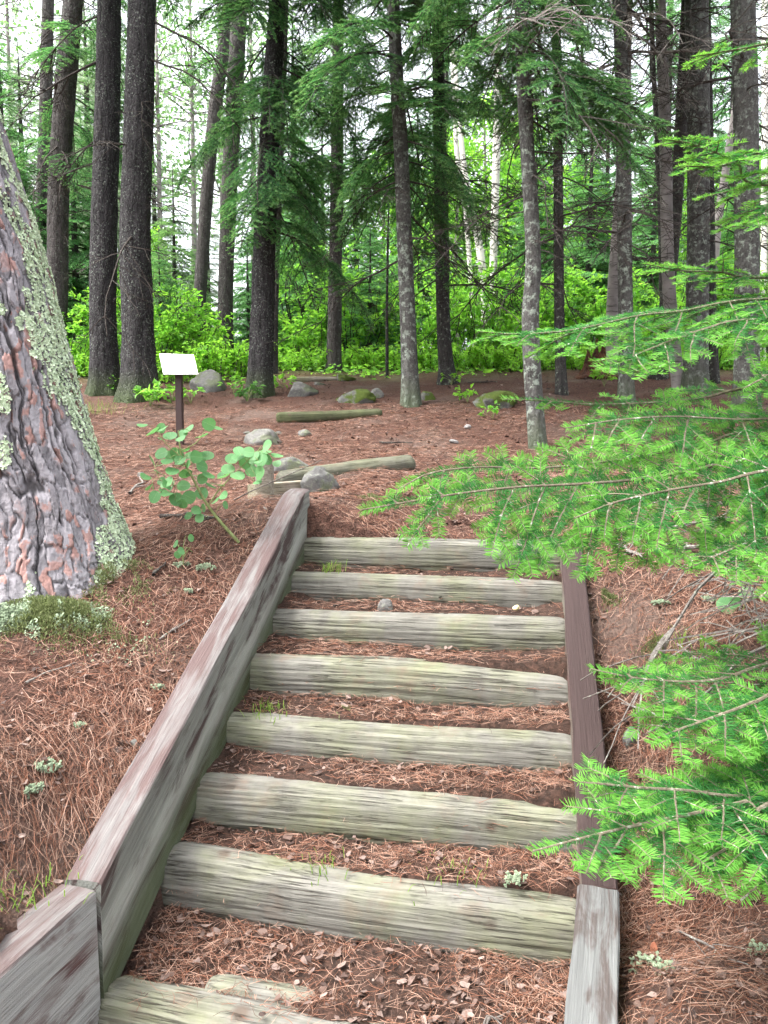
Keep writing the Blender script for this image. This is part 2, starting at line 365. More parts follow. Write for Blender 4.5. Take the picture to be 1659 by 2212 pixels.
M['post'] = plain('brown_steel_post', (.035, .018, .016), .5, .4)
M['plate'] = plain('pale_sign_panel', (.74, .75, .77), .35, .5, 0., 40, .05)
M['plate_edge'] = plain('sign_edge', (.40, .41, .42), .4, .5)
M['print'] = plain('faded_print', (.47, .48, .50), .5, .3, 0., 60, .2)
M['rot'] = bark('rotten_wood', (.115, .050, .028), (.022, .014, .012), (.10, .13, .05), .4, 10, 4, 8, .03)
M['cut_wood'] = wood_material('grey_cut_wood', [(.12, .10, .08), (.22, .19, .15), (.30, .27, .22)], .3, .5, .7)
M['mushroom'] = plain('pale_mushroom', (.62, .52, .28), .6)
M['cone'] = plain('brick_red_bark_piece', (.22, .085, .05), .8, .2, 0, 40, .4)
M['white_bit'] = plain('white_quartz', (.24, .23, .22), .6)

# ------------------------------------------------------------------ terrain
A_UP = math.radians(10.5)                   # heading of the upper flight, to the right of straight ahead
A_LO = math.radians(17.0)                   # heading of the lower landing
DU = np.array([math.sin(A_UP), math.cos(A_UP), 0]); RU = np.array([math.cos(A_UP), -math.sin(A_UP), 0])
DL = np.array([math.sin(A_LO), math.cos(A_LO), 0]); RL = np.array([math.cos(A_LO), -math.sin(A_LO), 0])
LOGC = np.array([[.223, 3.718, -.464], [.188, 3.510, -.613], [.140, 3.251, -.734], [.090, 2.978, -.865], [.052, 2.715, -1.018], [.008, 2.456, -1.150], [-.043, 2.202, -1.308], [-.045, 1.775, -1.468]]) + [0, 0, EYE]
LOGR = [.085, .080, .086, .098, .099, .101, .104, .098]
HALF = .625
L_IN_TOP = np.array([-.390, 3.84, EYE-.21])  # inner top edge of the left rail, far end
L_IN_BOT = np.array([-.757, 1.955, EYE-1.177])
R_IN_TOP = np.array([.845, 3.66, EYE-.425]); R_IN_BOT = np.array([.560, 2.075, EYE-1.235])

CP = []
for x, y, Y in [(0, 2050, 1.68), (0, 1700, 2.1), (150, 1420, 2.75), (0, 1345, 2.98), (130, 1325, 3.0), (-120, 1350, 3.0), (280, 1215, 3.35), (60, 1250, 3.6), (390, 965, 7.5), (1160, 970, 7.0), (885, 875, 9.5), (560, 855, 10.5), (300, 865, 10.3), (225, 850, 11),
                (965, 830, 11.4), (760, 800, 14), (1345, 870, 9.5), (1212, 850, 10), (1610, 905, 9), (1500, 850, 10.3), (300, 800, 14), (1400, 785, 14), (720, 908, 8.7), (760, 1025, 5.5), (500, 1105, 4.7), (1000, 1070, 5),
                (1300, 1060, 5), (1659, 1100, 4.5), (1659, 1300, 3), (1500, 1250, 3.3), (1659, 1700, 2.35), (1659, 2000, 1.9), (1500, 2200, 1.55)]:
    CP.append(px(x, y, Y))
for t in np.linspace(0, 1, 5):
    CP.append(L_IN_TOP*(1-t) + L_IN_BOT*t - RU*.16 - [0, 0, .075]); CP.append(R_IN_TOP*(1-t) + R_IN_BOT*t + RU*.17 - [0, 0, .13])
    CP.append(LOGC[0]*(1-t) + LOGC[6]*t - [0, 0, .06])
for x, y, z in [(-.05, 1.6, -1.55), (-1.2, 1.0, -1.3), (1, .9, -1.4), (0, .6, -1.6), (0, -2, -1.65), (-3, -1, -1.5), (3, -1, -1.6), (-5, 3, -.5), (5, 3, -.62), (-8, 10, .55), (8, 10, .55), (-20, 25, 1.6), (20, 25, 1.6), (0, 25, 1.75),
                (0, 50, 2.), (-40, 50, 2.), (40, 50, 2.), (-40, 0, -1), (40, 0, -1), (0, -40, -2), (-40, -40, -2), (40, -40, -2), (0, 110, 2.2), (-90, 110, 2.2), (90, 110, 2.2), (-90, -60, -2), (90, -60, -2)]:
    CP.append(np.array([x, y, z+EYE]))
CP = np.array(CP)
def _phi(r): return np.where(r > 1e-9, r*r*np.log(np.maximum(r, 1e-9)), 0)
_n = len(CP); _K = _phi(np.linalg.norm(CP[:, None, :2]-CP[None, :, :2], axis=-1)) + np.eye(_n)*.003
_Pm = np.hstack([np.ones((_n, 1)), CP[:, :2]]); _A = np.block([[_K, _Pm], [_Pm.T, np.zeros((3, 3))]])
_sol = np.linalg.solve(_A, np.concatenate([CP[:, 2], np.zeros(3)]))
def H0(x, y):
    x = np.asarray(x, float); y = np.asarray(y, float); sh = x.shape; q = np.stack([x.ravel(), y.ravel()], 1); out = np.empty(len(q))
    for i in range(0, len(q), 20000):
        b = q[i:i+20000]; r = np.linalg.norm(b[:, None]-CP[None, :, :2], axis=-1)
        out[i:i+20000] = _phi(r)@_sol[:_n] + _sol[_n] + b@_sol[_n+1:]
    return out.reshape(sh)
def rough(x, y):
    p = P3(x, y); return (fbm(p*1.3, 3, 3)-.5)*.10 + (fbm(p*9, 5, 3)-.5)*.035
def in_stairs(x, y):
    """1 inside the strip between the rails"""
    dx, dy = x-LOGC[0][0], y-LOGC[0][1]
    s = dx*DU[0] + dy*DU[1]; t = dx*RU[0] + dy*RU[1]
    up = (np.abs(t + .0) < .66) & (s < .02) & (s > -1.75)
    dx, dy = x-LOGC[6][0], y-LOGC[6][1]
    s2 = dx*DL[0] + dy*DL[1]; t2 = dx*RL[0] + dy*RL[1]
    lo = (np.abs(t2+.02) < .66) & (s2 < .08) & (s2 > -1.6)
    return up | lo
def H(x, y):
    x = np.asarray(x, float); y = np.asarray(y, float)
    z = H0(x, y) + rough(x, y)
    return np.where(in_stairs(x, y), z-.30, z)
def hz(x, y): return float(H0(np.array([x]), np.array([y]))[0] + rough(np.array([x]), np.array([y]))[0])
def gpd(x, y, Y, dz=0.):
    """ground point at distance Y in the direction of photo column x"""
    p = px(x, y, Y); p[2] = hz(p[0], p[1]) + dz; return p
def gp(x, y, Y):
    """ground point seen at photo position (x, y), near distance Y"""
    Ys = np.linspace(Y*.72, Y*1.38, 60); Q = np.array([px(x, y, q) for q in Ys]); d = Q[:, 2] - (H0(Q[:, 0], Q[:, 1]) + rough(Q[:, 0], Q[:, 1]))
    k = np.where((d[:-1] > 0) & (d[1:] <= 0))[0]
    if len(k) == 0: return gpd(x, y, Y)
    return gpd(x, y, Ys[k[0]] + (Ys[1]-Ys[0])*d[k[0]]/max(d[k[0]]-d[k[0]+1], 1e-9))

u = np.linspace(-1, 1, 400); v_ = np.linspace(-.62, 1, 460)
gx = .95*np.sinh(u*5.1); gy = 2.6 + 1.05*np.sinh(v_*5.1)
X, Yg = np.meshgrid(gx, gy)
Z = H(X, Yg)
g = Geo(); g.add(np.stack([X, Yg, Z], -1).reshape(-1, 3), gridfaces(len(gy), len(gx)))
tag(g.build('ground', M['ground'], None, True), kind='structure')

# ------------------------------------------------------------------ staircase
stairs = thing('timber_staircase', (LOGC[6][0], LOGC[6][1], LOGC[6][2]-.3), 'weathered log staircase with brown stained side rails climbing the needle-covered slope', 'staircase')
def local(o, parent):
    o.matrix_parent_inverse = Matrix.Translation(-Vector(parent.location)); return o
def log_geo(L, r, seed, flat=.25, taper=.03, endr=.06, nseg=110, nlen=110):
    """round timber along local X with checks, dents, rounded ends"""
    xs = np.linspace(-L/2, L/2, nlen); th = np.linspace(0, 2*math.pi, nseg, endpoint=False)
    XX, TH = np.meshgrid(xs, th, indexing='ij')
    e = np.minimum(L/2-np.abs(XX), endr)/endr; endf = np.sqrt(np.clip(1-(1-np.clip(e, 0, 1))**2, .0, 1))*.35 + .65
    rr = r*(1+taper*XX/L*2)*(1 + .07*(fbm(P3(XX*2.2, np.cos(TH)*.8+5, np.sin(TH)*.8), seed, 3)-.5)*2)
    checks = fbm(P3(XX*1.6, np.cos(TH)*13, np.sin(TH)*13), seed+9, 3); rr = rr - .010*np.clip((checks-.57)/.08, 0, 1)*(r/.1)
    rr = rr + .004*(fbm(P3(XX*5, np.cos(TH)*14, np.sin(TH)*14), seed+4, 2)-.5)
    rr = rr*endf
    yy = np.cos(TH)*rr; zz = np.sin(TH)*rr
    lim = r*(1-flat); yy = np.where(yy < -lim, -lim + (yy+lim)*.35, yy)       # a slightly flattened front
    yy = yy + .014*np.sin(XX*2.1+seed); zz = zz + .010*(vnoise(P3(XX*1.8, XX*0+seed, 0), seed)-.5)*2
    g = Geo(); v = np.stack([XX, yy, zz], -1)
    g.add(v.reshape(-1, 3), gridfaces(nlen, nseg, True))
    for k, s in ((0, 1), (nlen-1, -1)):
        c = v[k].mean(0) + [0, 0, 0]; ring = v[k]
        vv = np.vstack([ring, c]); j = np.arange(nseg); f = np.stack([j, (j+1) % nseg, np.full(nseg, nseg)], 1); g.add(vv, f if s < 0 else f[:, ::-1])
    return g
for k in range(8):
    a = -(A_UP if k < 6 else (math.radians(11.5) if k == 6 else math.radians(15.5)))
    r = LOGR[k]; c = LOGC[k] + (DU if k < 7 else DL)*r*.35 - [0, 0, r*.98]
    Lg = 1.33 if k < 7 else 1.46; c = c - RU*.025
    o = log_geo(Lg, r, 11+k*3, .36, RNG.uniform(-.05, .05)).build('step_log', M['log'], stairs, True)
    o.location = Vector(c) - stairs.location; o.rotation_euler = (0, [0, .008, -.004, .012, .006, .016, .010, .004][k], a)

def sweep(g, path, up_h, width, side, mtop=0, mside=1, seed=0, endcut=None):
    """rail with plumb sides: path is the inner top edge; side is the unit vector from inner to outer face"""
    path = np.asarray(path, float); n = len(path); ch = .006
    prof = [(0, -up_h), (0, -ch), (ch*.8, 0), (width*.33, .0015), (width*.66, .0015), (width-ch*.8, 0), (width, -ch), (width, -up_h*.5), (width, -up_h), (width*.5, -up_h)]
    # extra points down the inner face
    inner = [(0, -up_h*q) for q in (1, .75, .5, .25)]
    prof = inner + prof[1:]
    m = len(prof); V = np.zeros((n, m, 3)); L = np.linalg.norm(path-path[0], axis=1)
    for j, (a, b) in enumerate(prof):
        wob = (fbm(P3(L*4, L*0+j*1.3, seed), seed, 3)-.5)*.010
        V[:, j] = path + side*(a + wob)[:, None] if np.ndim(a) else path + side*a + side*wob[:, None]
        V[:, j, 2] += b + (fbm(P3(L*3, L*0+j*.7, seed+5), seed, 2)-.5)*.008
    f = gridfaces(n, m, True).reshape(n-1, m, 4); base = g.n
    mi = np.zeros((n-1, m), int); mi[:] = mside; mi[:, 5:8] = mtop; mi[:, 4] = mtop; mi[:, 8] = mtop
    g.add(V.reshape(-1, 3), f.reshape(-1, 4), mi.ravel()); drops = [np.tile([-b/up_h for a, b in prof], n)]; gr = [np.array([[L[i_]+seed*7.3, a, b] for i_ in range(n) for a, b in prof])]
    for k, rev in ((0, False), (n-1, True)):
        drops.append(np.append([-b/up_h for a, b in prof], .5)); gr.append(np.array([[L[k], a+.02*j_, b] for j_, (a, b) in enumerate(prof)] + [[L[k], width/2, -up_h/2]])); c = np.vstack([V[k], V[k].mean(0)]); j = np.arange(m); ff = np.stack([j, (j+1) % m, np.full(m, m)], 1); g.add(c, ff[:, ::-1] if not rev else ff, mside)
    gg = np.concatenate(gr); g.attr = dict(drop=np.concatenate(drops), grainx=gg[:, 0], grainy=gg[:, 1], grainz=gg[:, 2])
def rail(name, a, b, h, width, outer, mt, ms, seed, tip=0.):
    a, b = np.array(a, float), np.array(b, float); n = 46; t = np.linspace(0, 1, n)[:, None]; p = a*(1-t) + b*t
    ln = np.linalg.norm(b-a)
    if tip: p[:, 2] -= np.clip((tip - t[:, 0]*ln)/tip, 0, 1)*.045
    # dip of the old timber
    p[:, 2] += .012*np.sin(t[:, 0]*5+seed)
    g = Geo(); org = p.mean(0); ang = math.atan2(*(b-a)[[1, 0]]); R = np.array([[math.cos(-ang), -math.sin(-ang), 0], [math.sin(-ang), math.cos(-ang), 0], [0, 0, 1]])
    slope = (b-a)[2]/max(np.hypot(*(b-a)[:2]), 1e-6); pl = (p-org)@R.T
    sweep(g, pl, h, width, R@outer, 0, 1, seed)
    o = g.build(name, [mt, ms], stairs, False); o.location = Vector(org)-stairs.location; o.rotation_euler = (0, 0, ang); return o
tagl = lambda o, s: tag(o, s)
top = L_IN_TOP + DU*.06 + np.array([0, 0, .03])
tagl(rail('side_rail', top, L_IN_BOT, .36, .105, -RU, M['rail_top'], M['rail_side'], 3, .13), 'long left rail, brown stain worn pale on top, green-grey inner face')
lo0 = L_IN_BOT - DL*.018 + np.array([0, 0, -.012]); lo1 = lo0 - DL*1.5
tagl(rail('side_rail', lo0, lo1, .50, .115, -RL, M['rail_top_grey2'] if 'rail_top_grey2' in M else M['rail_top'], M['rail_side_low'], 8), 'short lower left rail, pale grey side with brown stain streaks')
tagl(rail('side_rail', R_IN_TOP, R_IN_BOT, .30, .100, RU, M['rail_top_paint'], M['rail_side_dark'], 5), 'right rail with dark brown top')
ro0 = R_IN_BOT - DU*.012 - RU*.012 + np.array([0, 0, .005])
tagl(rail('side_rail', ro0, ro0 - DL*1.5, .34, .112, RL, M['rail_top_grey'], M['rail_side_dark'], 6), 'lower right rail weathered silver grey')

# soil held behind each log: a patch per tread
def tread_z(k, s_frac):                   # height from front (0) to back (1) of tread k, which lies in front of log k and behind log k+1
    lo = LOGC[k+1][2]-.004; hi = LOGC[k][2]-LOGR[k]*1.62
    return lo + (max(hi, lo+.015)-lo)*s_frac
TREADS = []
for k in range(8):
    if k < 7:
        nx, ny = 120, 36; t = np.linspace(-.66, .66, nx); s = np.linspace(-.15, 1.12, ny)
        T, S = np.meshgrid(t, s, indexing='ij')
        f = LOGC[k+1] + (DU if k < 6 else DL)*LOGR[k+1]*.42; b = LOGC[k] + DU*LOGR[k]*.2
        R0 = RU if k < 6 else RL
        base = f[None, None, :2] + (b-f)[None, None, :2]*S[..., None] + (R0[:2]*(1-np.clip(S, 0, 1))[..., None] + RU[:2]*np.clip(S, 0, 1)[..., None])*T[..., None]
        x, y = base[..., 0], base[..., 1]
        zz = tread_z(k, np.clip(S, 0, 1)) + (fbm(P3(x*7, y*7), 40+k, 3)-.5)*.045 + (fbm(P3(x*40, y*40), 60+k, 2)-.5)*.012 + .03*np.clip((np.abs(T)-.5)/.15, 0, 1)
        # litter banks up against the log on the right, washes out on the left
        zz = zz + .030*(T+.1)*np.clip(1-S, 0, 1)*(1 if k > 1 else .4)
        if k == 6: zz = zz - .02*np.clip(-T, 0, 1)
        zz = zz - .09*np.clip(-S/.15, 0, 1) - .05*np.clip((S-1)/.12, 0, 1)
    else:
        nx, ny = 120, 80; t = np.linspace(-.7, .7, nx); s = np.linspace(0, 1, ny); T, S = np.meshgrid(t, s, indexing='ij')
        f = LOGC[7] - DL*1.5; b = LOGC[7] + DL*.02
        base = f[None, None, :2] + (b-f)[None, None, :2]*S[..., None] + RL[:2]*T[..., None]; x, y = base[..., 0], base[..., 1]
        zz = LOGC[7][2]-.15 + (fbm(P3(x*7, y*7), 48, 3)-.5)*.05
    g = Geo(); g.add(np.stack([x, y, zz], -1).reshape(-1, 3), gridfaces(nx, ny)[:, ::-1])
    o = g.build('tread_soil', M['soil'], stairs, True); local(o, stairs); TREADS.append((x, y, zz, T, S))
# worn plank half buried in the wide lowest tread
c = px(575, 2100, 1.95)
g = log_geo(.36, .045, 77, .1); o = g.build('buried_plank', M['log'], stairs, True)
o.location = Vector((c[0], c[1], LOGC[7][2]-.045)) - stairs.location; o.rotation_euler = (0, .01, -math.radians(13)); o.scale = (1, 1.25, .8)
# stub post behind the head of the left rail
hp = px(572, 1085, 4.12); g = Geo(); pth = [[0, 0, z] for z in np.linspace(-.3, .20, 8)]; tube(g, pth, .05, 14, 0); top_v = g.v[0][-14:]; g.add(np.vstack([top_v, top_v.mean(0)+[0, 0, .006]]), [[i, (i+1) % 14, 14] for i in range(14)])
o = g.build('rail_post', M['cut_wood'], stairs, True); o.location = Vector((hp[0], hp[1], hz(hp[0], hp[1]))) - stairs.location

# ------------------------------------------------------------------ trunks
def trunk_geo(path, rad, seed, n=40, step=.06, ridge=.08, flare=.45, fh=.35, base_z=None, lobes=5):
    """tapered trunk along a path, ridged bark, flared foot; local to path[0]"""
    path = np.asarray(path, float); L = np.linalg.norm(np.diff(path, axis=0), axis=1).sum(); k = int(max(8, min(160, L/step)))
    pp = spline(path, k); rr = np.interp(np.linspace(0, 1, k), np.linspace(0, 1, len(rad)), rad)
    t, a, b = frames(pp); th = np.linspace(0, 2*math.pi, n, endpoint=False)
    Zr = pp[:, 2]-(base_z if base_z is not None else pp[0, 2]); TH, ZZ = np.meshgrid(th, Zr)
    ph = seed*1.7
    fl = 1 + flare*np.exp(-np.clip(ZZ, 0, None)/fh)*(.7 + .5*np.sin(TH*lobes/1.0+ph)*.6)
    R = rr[:, None]*fl*(1 + .06*(fbm(P3(np.cos(TH)*1.2, np.sin(TH)*1.2, ZZ*1.1), seed, 3)-.5)*2)
    R = R*(1 + ridge*(fbm(P3(np.cos(TH)*7, np.sin(TH)*7, ZZ*3.2), seed+3, 3)-.5)*2)
    V = pp[:, None] + R[..., None]*(a[:, None]*np.cos(TH)[..., None] + b[:, None]*np.sin(TH)[..., None])
    g = Geo(); g.add(V.reshape(-1, 3), gridfaces(k, n, True)); return g
def pixel_trunk(pts, Y, wpx, lean=0.):
    """trunk axis through photo positions at distance Y; widths in photo pixels -> path, radii"""
    P = [px(x, y, Y) for x, y in pts]
    return np.array(P), [wd*Y/FPX/2 for wd in wpx]

# ------------------------------------------------------------------ needles and boughs
def needles(g, path, nrm, rng, ln, wd, spacing, m, quad=True, ranks=3, tipfrac=1.):
    """flat comb of needles on both sides of a shoot"""
    seg = np.linalg.norm(np.diff(path, axis=0), axis=1); L = seg.sum(); n = int(L/spacing)
    if n < 2: return
    s = (np.arange(n) + rng.uniform(0, .8, n))/n*L; cum = np.concatenate([[0], np.cumsum(seg)])
    i = np.clip(np.searchsorted(cum, s)-1, 0, len(seg)-1); f = ((s-cum[i])/np.maximum(seg[i], 1e-9))[:, None]
    p = path[i]*(1-f) + path[i+1]*f; t = (path[i+1]-path[i])/np.maximum(seg[i], 1e-9)[:, None]
    sd = np.cross(nrm, t); sd /= np.maximum(np.linalg.norm(sd, axis=1, keepdims=True), 1e-9); up = np.cross(t, sd)
    for r in range(ranks):
        sg = 1 if r % 2 == 0 else -1
        if r == 2 and quad:
            q3 = slice(None, None, 3); p, t, sd, up, s = p[q3], t[q3], sd[q3], up[q3], s[q3]; n = len(p); sg = rng.choice([-1, 1], (n, 1))
        jit = rng.normal(0, 1, (n, 3)); frac = s/L
        fw = .45 + .15*jit[:, 0] + .5*np.clip((frac-.82)/.18, 0, 1); upk = (.22 if r < 2 else .95) + .22*jit[:, 1]
        d = sd*sg*(1 if r < 2 else .5) + t*fw[:, None] + up*upk[:, None]; d /= np.linalg.norm(d, axis=1, keepdims=True)
        l = (ln*(.8 + .3*rng.random(n))*np.where(frac > .9, .85, 1.)*(.75 + .25*np.minimum(frac*6, 1)))[:, None]
        wv = t*np.cos(.5*jit[:, 2])[:, None] + up*np.sin(.5*jit[:, 2])[:, None]; wv = wv*wd
        b = p + rng.normal(0, spacing*.15, (n, 1))*t
        e = b + d*l
        if quad:
            mid = b + d*l*.55 + up*(l*.02)
            v = np.stack([b-wv*.28, b+wv*.28, mid+wv*.5, e+wv*.16, e-wv*.16, mid-wv*.5], 1); k = np.arange(n)[:, None]*6
            fq = np.concatenate([k+[[0, 1, 2, 5]], k+[[5, 2, 3, 4]]]); g.add(v.reshape(-1, 3), fq, m)
        else:
            v = np.stack([b-wv*.5, b+wv*.5, e], 1); g.add(v.reshape(-1, 3), np.arange(n*3).reshape(n, 3), m)
def shoot_path(p, d, L, rng, droop, wig, n=6, lift=0.):
    pts = [np.array(p, float)]; d = unit(d); st = L/(n-1)
    for i in range(n-1):
        d = unit(d + np.array([0, 0, -droop*st*3]) + np.array([0, 0, lift*st*4*(i/n)]) + rng.normal(0, wig, 3)*[1, 1, .5]); pts.append(pts[-1] + d*st)
    return np.array(pts)
def bough(rng, L, c, g=None, path=None, nrm0=None):
    """c: dict of sizes. Branching needle bough along +X (or along a given path)"""
    g = g or Geo()
    def rec(path, Lr, lev, nrm, r0):
        n = len(path); tw = np.linspace(1, .35, n)
        if c.get('tube', True): tube(g, path, np.maximum(r0*tw, c['rmin']), 6 if lev == 0 else 4 if c['quad'] else 3, 0, False)
        seg = np.linalg.norm(np.diff(path, axis=0), axis=1); cum = np.concatenate([[0], np.cumsum(seg)]); Lt = cum[-1]
        bare = c.get('bare', .3) if lev == 0 else (.06 if lev == 1 else 0)
        tip = min(c['tip'], Lt*.6) if c['tip'] else 0
        def cut(a, b):
            s = np.linspace(a, b, max(3, int((b-a)/.03)+2)); return np.stack([np.interp(s, cum, path[:, q]) for q in range(3)], 1)
        if Lt*(1-bare) > .02:
            needles(g, cut(Lt*bare, max(Lt-tip, Lt*bare+.01)), nrm, rng, c['nl'], c['nw'], c['sp'], 1, c['quad'], c['ranks'])
            if tip: needles(g, cut(Lt-tip, Lt), nrm, rng, c['nl']*.95, c['nw']*1.1, c['sp']*.8, 2, c['quad'], c['ranks'])
        if lev >= c['lev']: return
        s = Lt*c['start'][lev]; side = 1 if rng.random() < .5 else -1
        while s < Lt*.97:
            i = int(np.clip(np.searchsorted(cum, s)-1, 0, n-2)); t = unit(path[i+1]-path[i]); p = path[i] + t*(s-cum[i])
            sd = unit(np.cross(nrm, t))
            for sg in ((side, -side) if rng.random() < c['pair'] else (side,)):
                rem = Lt-s; l = min(c['latmax'][lev], rem*c['lat'][lev]*rng.uniform(.7, 1.15) + c['latmin'][lev]*rng.uniform(.6, 1.2))
                if rng.random() < c.get('skip', .05): continue
                ang = math.radians(rng.normal(c.get('ang', 55), 8)); d = t*math.cos(ang) + sd*sg*math.sin(ang) + np.array([0, 0, rng.normal(-.03, .10)])
                if lev == 0 and c['quad'] and d[2] > .16: l *= .38
                q = shoot_path(p, d, l, rng, c['droop'], c['wig'], 6 if l > .12 else 4)
                rec(q, l, lev+1, unit(nrm + rng.normal(0, .12, 3)), r0*.5)
            side = -side; s += c['node'][lev]*rng.uniform(.7, 1.3)
    if path is None: path = shoot_path((0, 0, 0), (1, 0, c.get('rise', .1)), L, rng, c['droop0'], c['wig']*.5, 12)
    rec(np.asarray(path, float), L, 0, unit(nrm0 if nrm0 is not None else (0, 0, 1)), c['r0'])
    return g
MIDC = dict(nl=.030, nw=.0062, sp=.0098, tip=.05, lev=2, start=[.16, .22, 0], pair=.65, node=[.085, .075], lat=[.50, .42], latmin=[.08, .05], latmax=[.75, .30], droop=.25, droop0=.22, wig=.06, r0=.014, rmin=.0018, quad=False, ranks=3, bare=.22)
FARC = dict(nl=.055, nw=.018, sp=.026, tip=0, lev=1, start=[.12, 0], pair=.9, node=[.12], lat=[.55], latmin=[.08], latmax=[.8], droop=.2, droop0=.2, wig=.05, r0=.014, rmin=.003, quad=False, ranks=3, bare=.1)
def bough_meshes(n, c, Ls, mats, seed, name):
    out = []
    for k in range(n):
        cc = dict(c); out.append(bough(np.random.default_rng(seed+k), Ls[k % len(Ls)], cc).mesh(name, mats))
    return out
MID_DARK = bough_meshes(6, MIDC, [1.9, 1.6, 2.2, 1.3, 1.75, 2.0], [M['twig_dark'], M['conifer'], M['conifer_light']], 100, 'bough')
for me in list(MID_DARK): pass
def dead_meshes(n, seed, Ls, dens=1., mats=None):
    out = []
    for k in range(n):
        rng = np.random.default_rng(seed+k); g = Geo(); L = Ls[k % len(Ls)]
        def rec(p, d, l, r, lev):
            q = shoot_path(p, d, l, rng, .22 if lev else .18, .13, 9 if lev == 0 else 6); tube(g, q, np.linspace(r, max(r*.3, .0028), len(q)), 5 if lev == 0 else 3, 0, False)
            if lev >= 2: return
            for _ in range(int((9 if lev == 0 else 4)*dens)):
                i = rng.integers(2, len(q)-1); t = unit(q[i]-q[i-1]); sd = unit(np.cross([0, 0, 1], t))*rng.choice([-1, 1]); rec(q[i], t*.6 + sd*rng.uniform(.4, .9) + np.array([0, 0, rng.normal(0, .25)]), l*rng.uniform(.22, .5), r*.45, lev+1)
        rec((0, 0, 0), (1, 0, .05), L, (.015 if L > 1 else .010), 0)
        out.append(g.mesh('dead_branch', mats or [M['twig_dark']]))
    return out
DEAD = dead_meshes(6, 300, [1.4, 1.0, 1.8, .7, 1.2, 1.6])
DEAD_GREY = dead_meshes(4, 330, [1.2, .9, 1.6, 1.3], 1.2, [M['twig']])

TREES = {}
def tree_from_pixels(name, label, pts, Y, wpx, mat, seed, group=None, ridge=.08, flare=.45, fh=.3, cat='tree', n=40, base=None):
    P, r = pixel_trunk(pts, Y, wpx)
    p0 = P[0].copy(); gz = hz(p0[0], p0[1])
    d = unit(P[1]-P[0]); d = d/max(abs(d[2]), .3)*(1 if d[2] > 0 else -1)
    low = p0 - d*(p0[2]-gz+.25); P = np.vstack([low, P]); r = [r[0]] + list(r)
    d2 = unit(P[-1]-P[-2]); P = np.vstack([P, P[-1] + d2*3.5]); r = r + [r[-1]*.8]
    org = np.array([low[0], low[1], gz])
    t = thing(name, org, label, cat, group)
    tr = trunk_geo(P-org, r, seed, n, .06, ridge, flare, fh, 0.).build('trunk', mat, t, True)
    ax = spline(P, 80); TREES[name+str(seed)] = (t, ax, r)
    return t, ax, r, tr, org
def axis_at(ax, z):
    i = int(np.argmin(abs(ax[:, 2]-z))); return ax[i]
def hang(t, org, ax, meshes, zs, rng, az=None, scale=(.8, 1.1), tilt=(-.25, .15), parent=None, name='bough', spread=math.pi):
    for z in zs:
        p = axis_at(ax, z); a = (az + rng.uniform(-spread, spread)) if az is not None else rng.uniform(0, 2*math.pi)
        o = link(name, meshes[rng.integers(len(meshes))], parent or t, Vector(p)-Vector(org), Euler((rng.normal(0, .18), -rng.uniform(*tilt), a)), rng.uniform(*scale))

rng = np.random.default_rng(21)
def crown_of(t): return link('crown', None, t)
# --- left stand
t, ax, r, tr, org = tree_from_pixels('pine_tree', 'dark rough-barked pine, right one of the close pair left of the sign', [(303, 862), (297, 700), (292, 500), (300, 250), (306, 0), (310, -250)], 10.3, [72, 64, 60, 58, 54, 50], M['bark_dark'], 1, ridge=.10, n=56)
hang(t, org, ax, DEAD, np.linspace(org[2]+2.2, org[2]+6.5, 9), rng, None, (.8, 1.3), (-.5, -.05), tr, 'dead_branch')
t, ax, r, tr, org = tree_from_pixels('pine_tree', 'grey-brown rough-barked pine, left one of the close pair left of the sign', [(226, 848), (222, 650), (226, 450), (232, 220), (236, 0), (240, -250)], 11.0, [58, 54, 52, 50, 46, 44], M['bark_dark'], 2, ridge=.10, n=56)
hang(t, org, ax, DEAD, np.linspace(org[2]+2.2, org[2]+6.5, 10), rng, math.pi*.9, (.9, 1.5), (-.5, -.05), tr, 'dead_branch', 1.6)
t, ax, r, tr, org = tree_from_pixels('pine_tree', 'tall grey pine trunk between the lichen-covered big trunk and the dark pair', [(122, 780), (124, 560), (128, 380), (142, 180), (158, 0), (170, -200)], 13.2, [44, 42, 42, 42, 38, 34], M['bark_mid'], 3, ridge=.09)
hang(t, org, ax, DEAD, np.linspace(org[2]+2.5, org[2]+7, 8), rng, None, (.9, 1.5), (-.5, -.05), tr, 'dead_branch')
t3 = (t, ax, org)
t, ax, r, tr, org = tree_from_pixels('pine_tree', 'thin grey trunk just behind the tall pine at the far left', [(86, 760), (90, 500), (98, 250), (104, 0), (108, -200)], 17, [28, 26, 25, 23, 20], M['bark_mid'], 4)
t, ax, r, tr, org = tree_from_pixels('pine_tree', 'brownish pine trunk leaning right behind the sign', [(428, 760), (433, 620), (447, 420), (464, 240), (488, 60), (500, -150)], 16, [27, 26, 26, 26, 24, 22], M['bark_mid'], 5)
t, ax, r, tr, org = tree_from_pixels('pine_tree', 'straight grey-brown pine trunk right of the leaning one behind the sign', [(486, 780), (488, 600), (497, 380), (508, 180), (518, 0), (526, -200)], 14.5, [34, 32, 32, 33, 32, 28], M['bark_mid'], 6)
t6 = (t, ax, org)
t, ax, r, tr, org = tree_from_pixels('pine_tree', 'stout dark pine left of the boulders with dark fir boughs across it', [(560, 852), (566, 700), (572, 520), (584, 250), (600, 0), (612, -250)], 10.5, [50, 50, 46, 40, 33, 26], M['bark_dark'], 7, ridge=.10, n=56)
t7 = (t, ax, org)
t, ax, r, tr, org = tree_from_pixels('pine_tree', 'slim trunk tucked behind the right side of the stout dark pine', [(590, 800), (594, 620), (602, 400), (610, 200), (616, 0)], 13.2, [17, 16, 16, 15, 14], M['bark_mid'], 8)
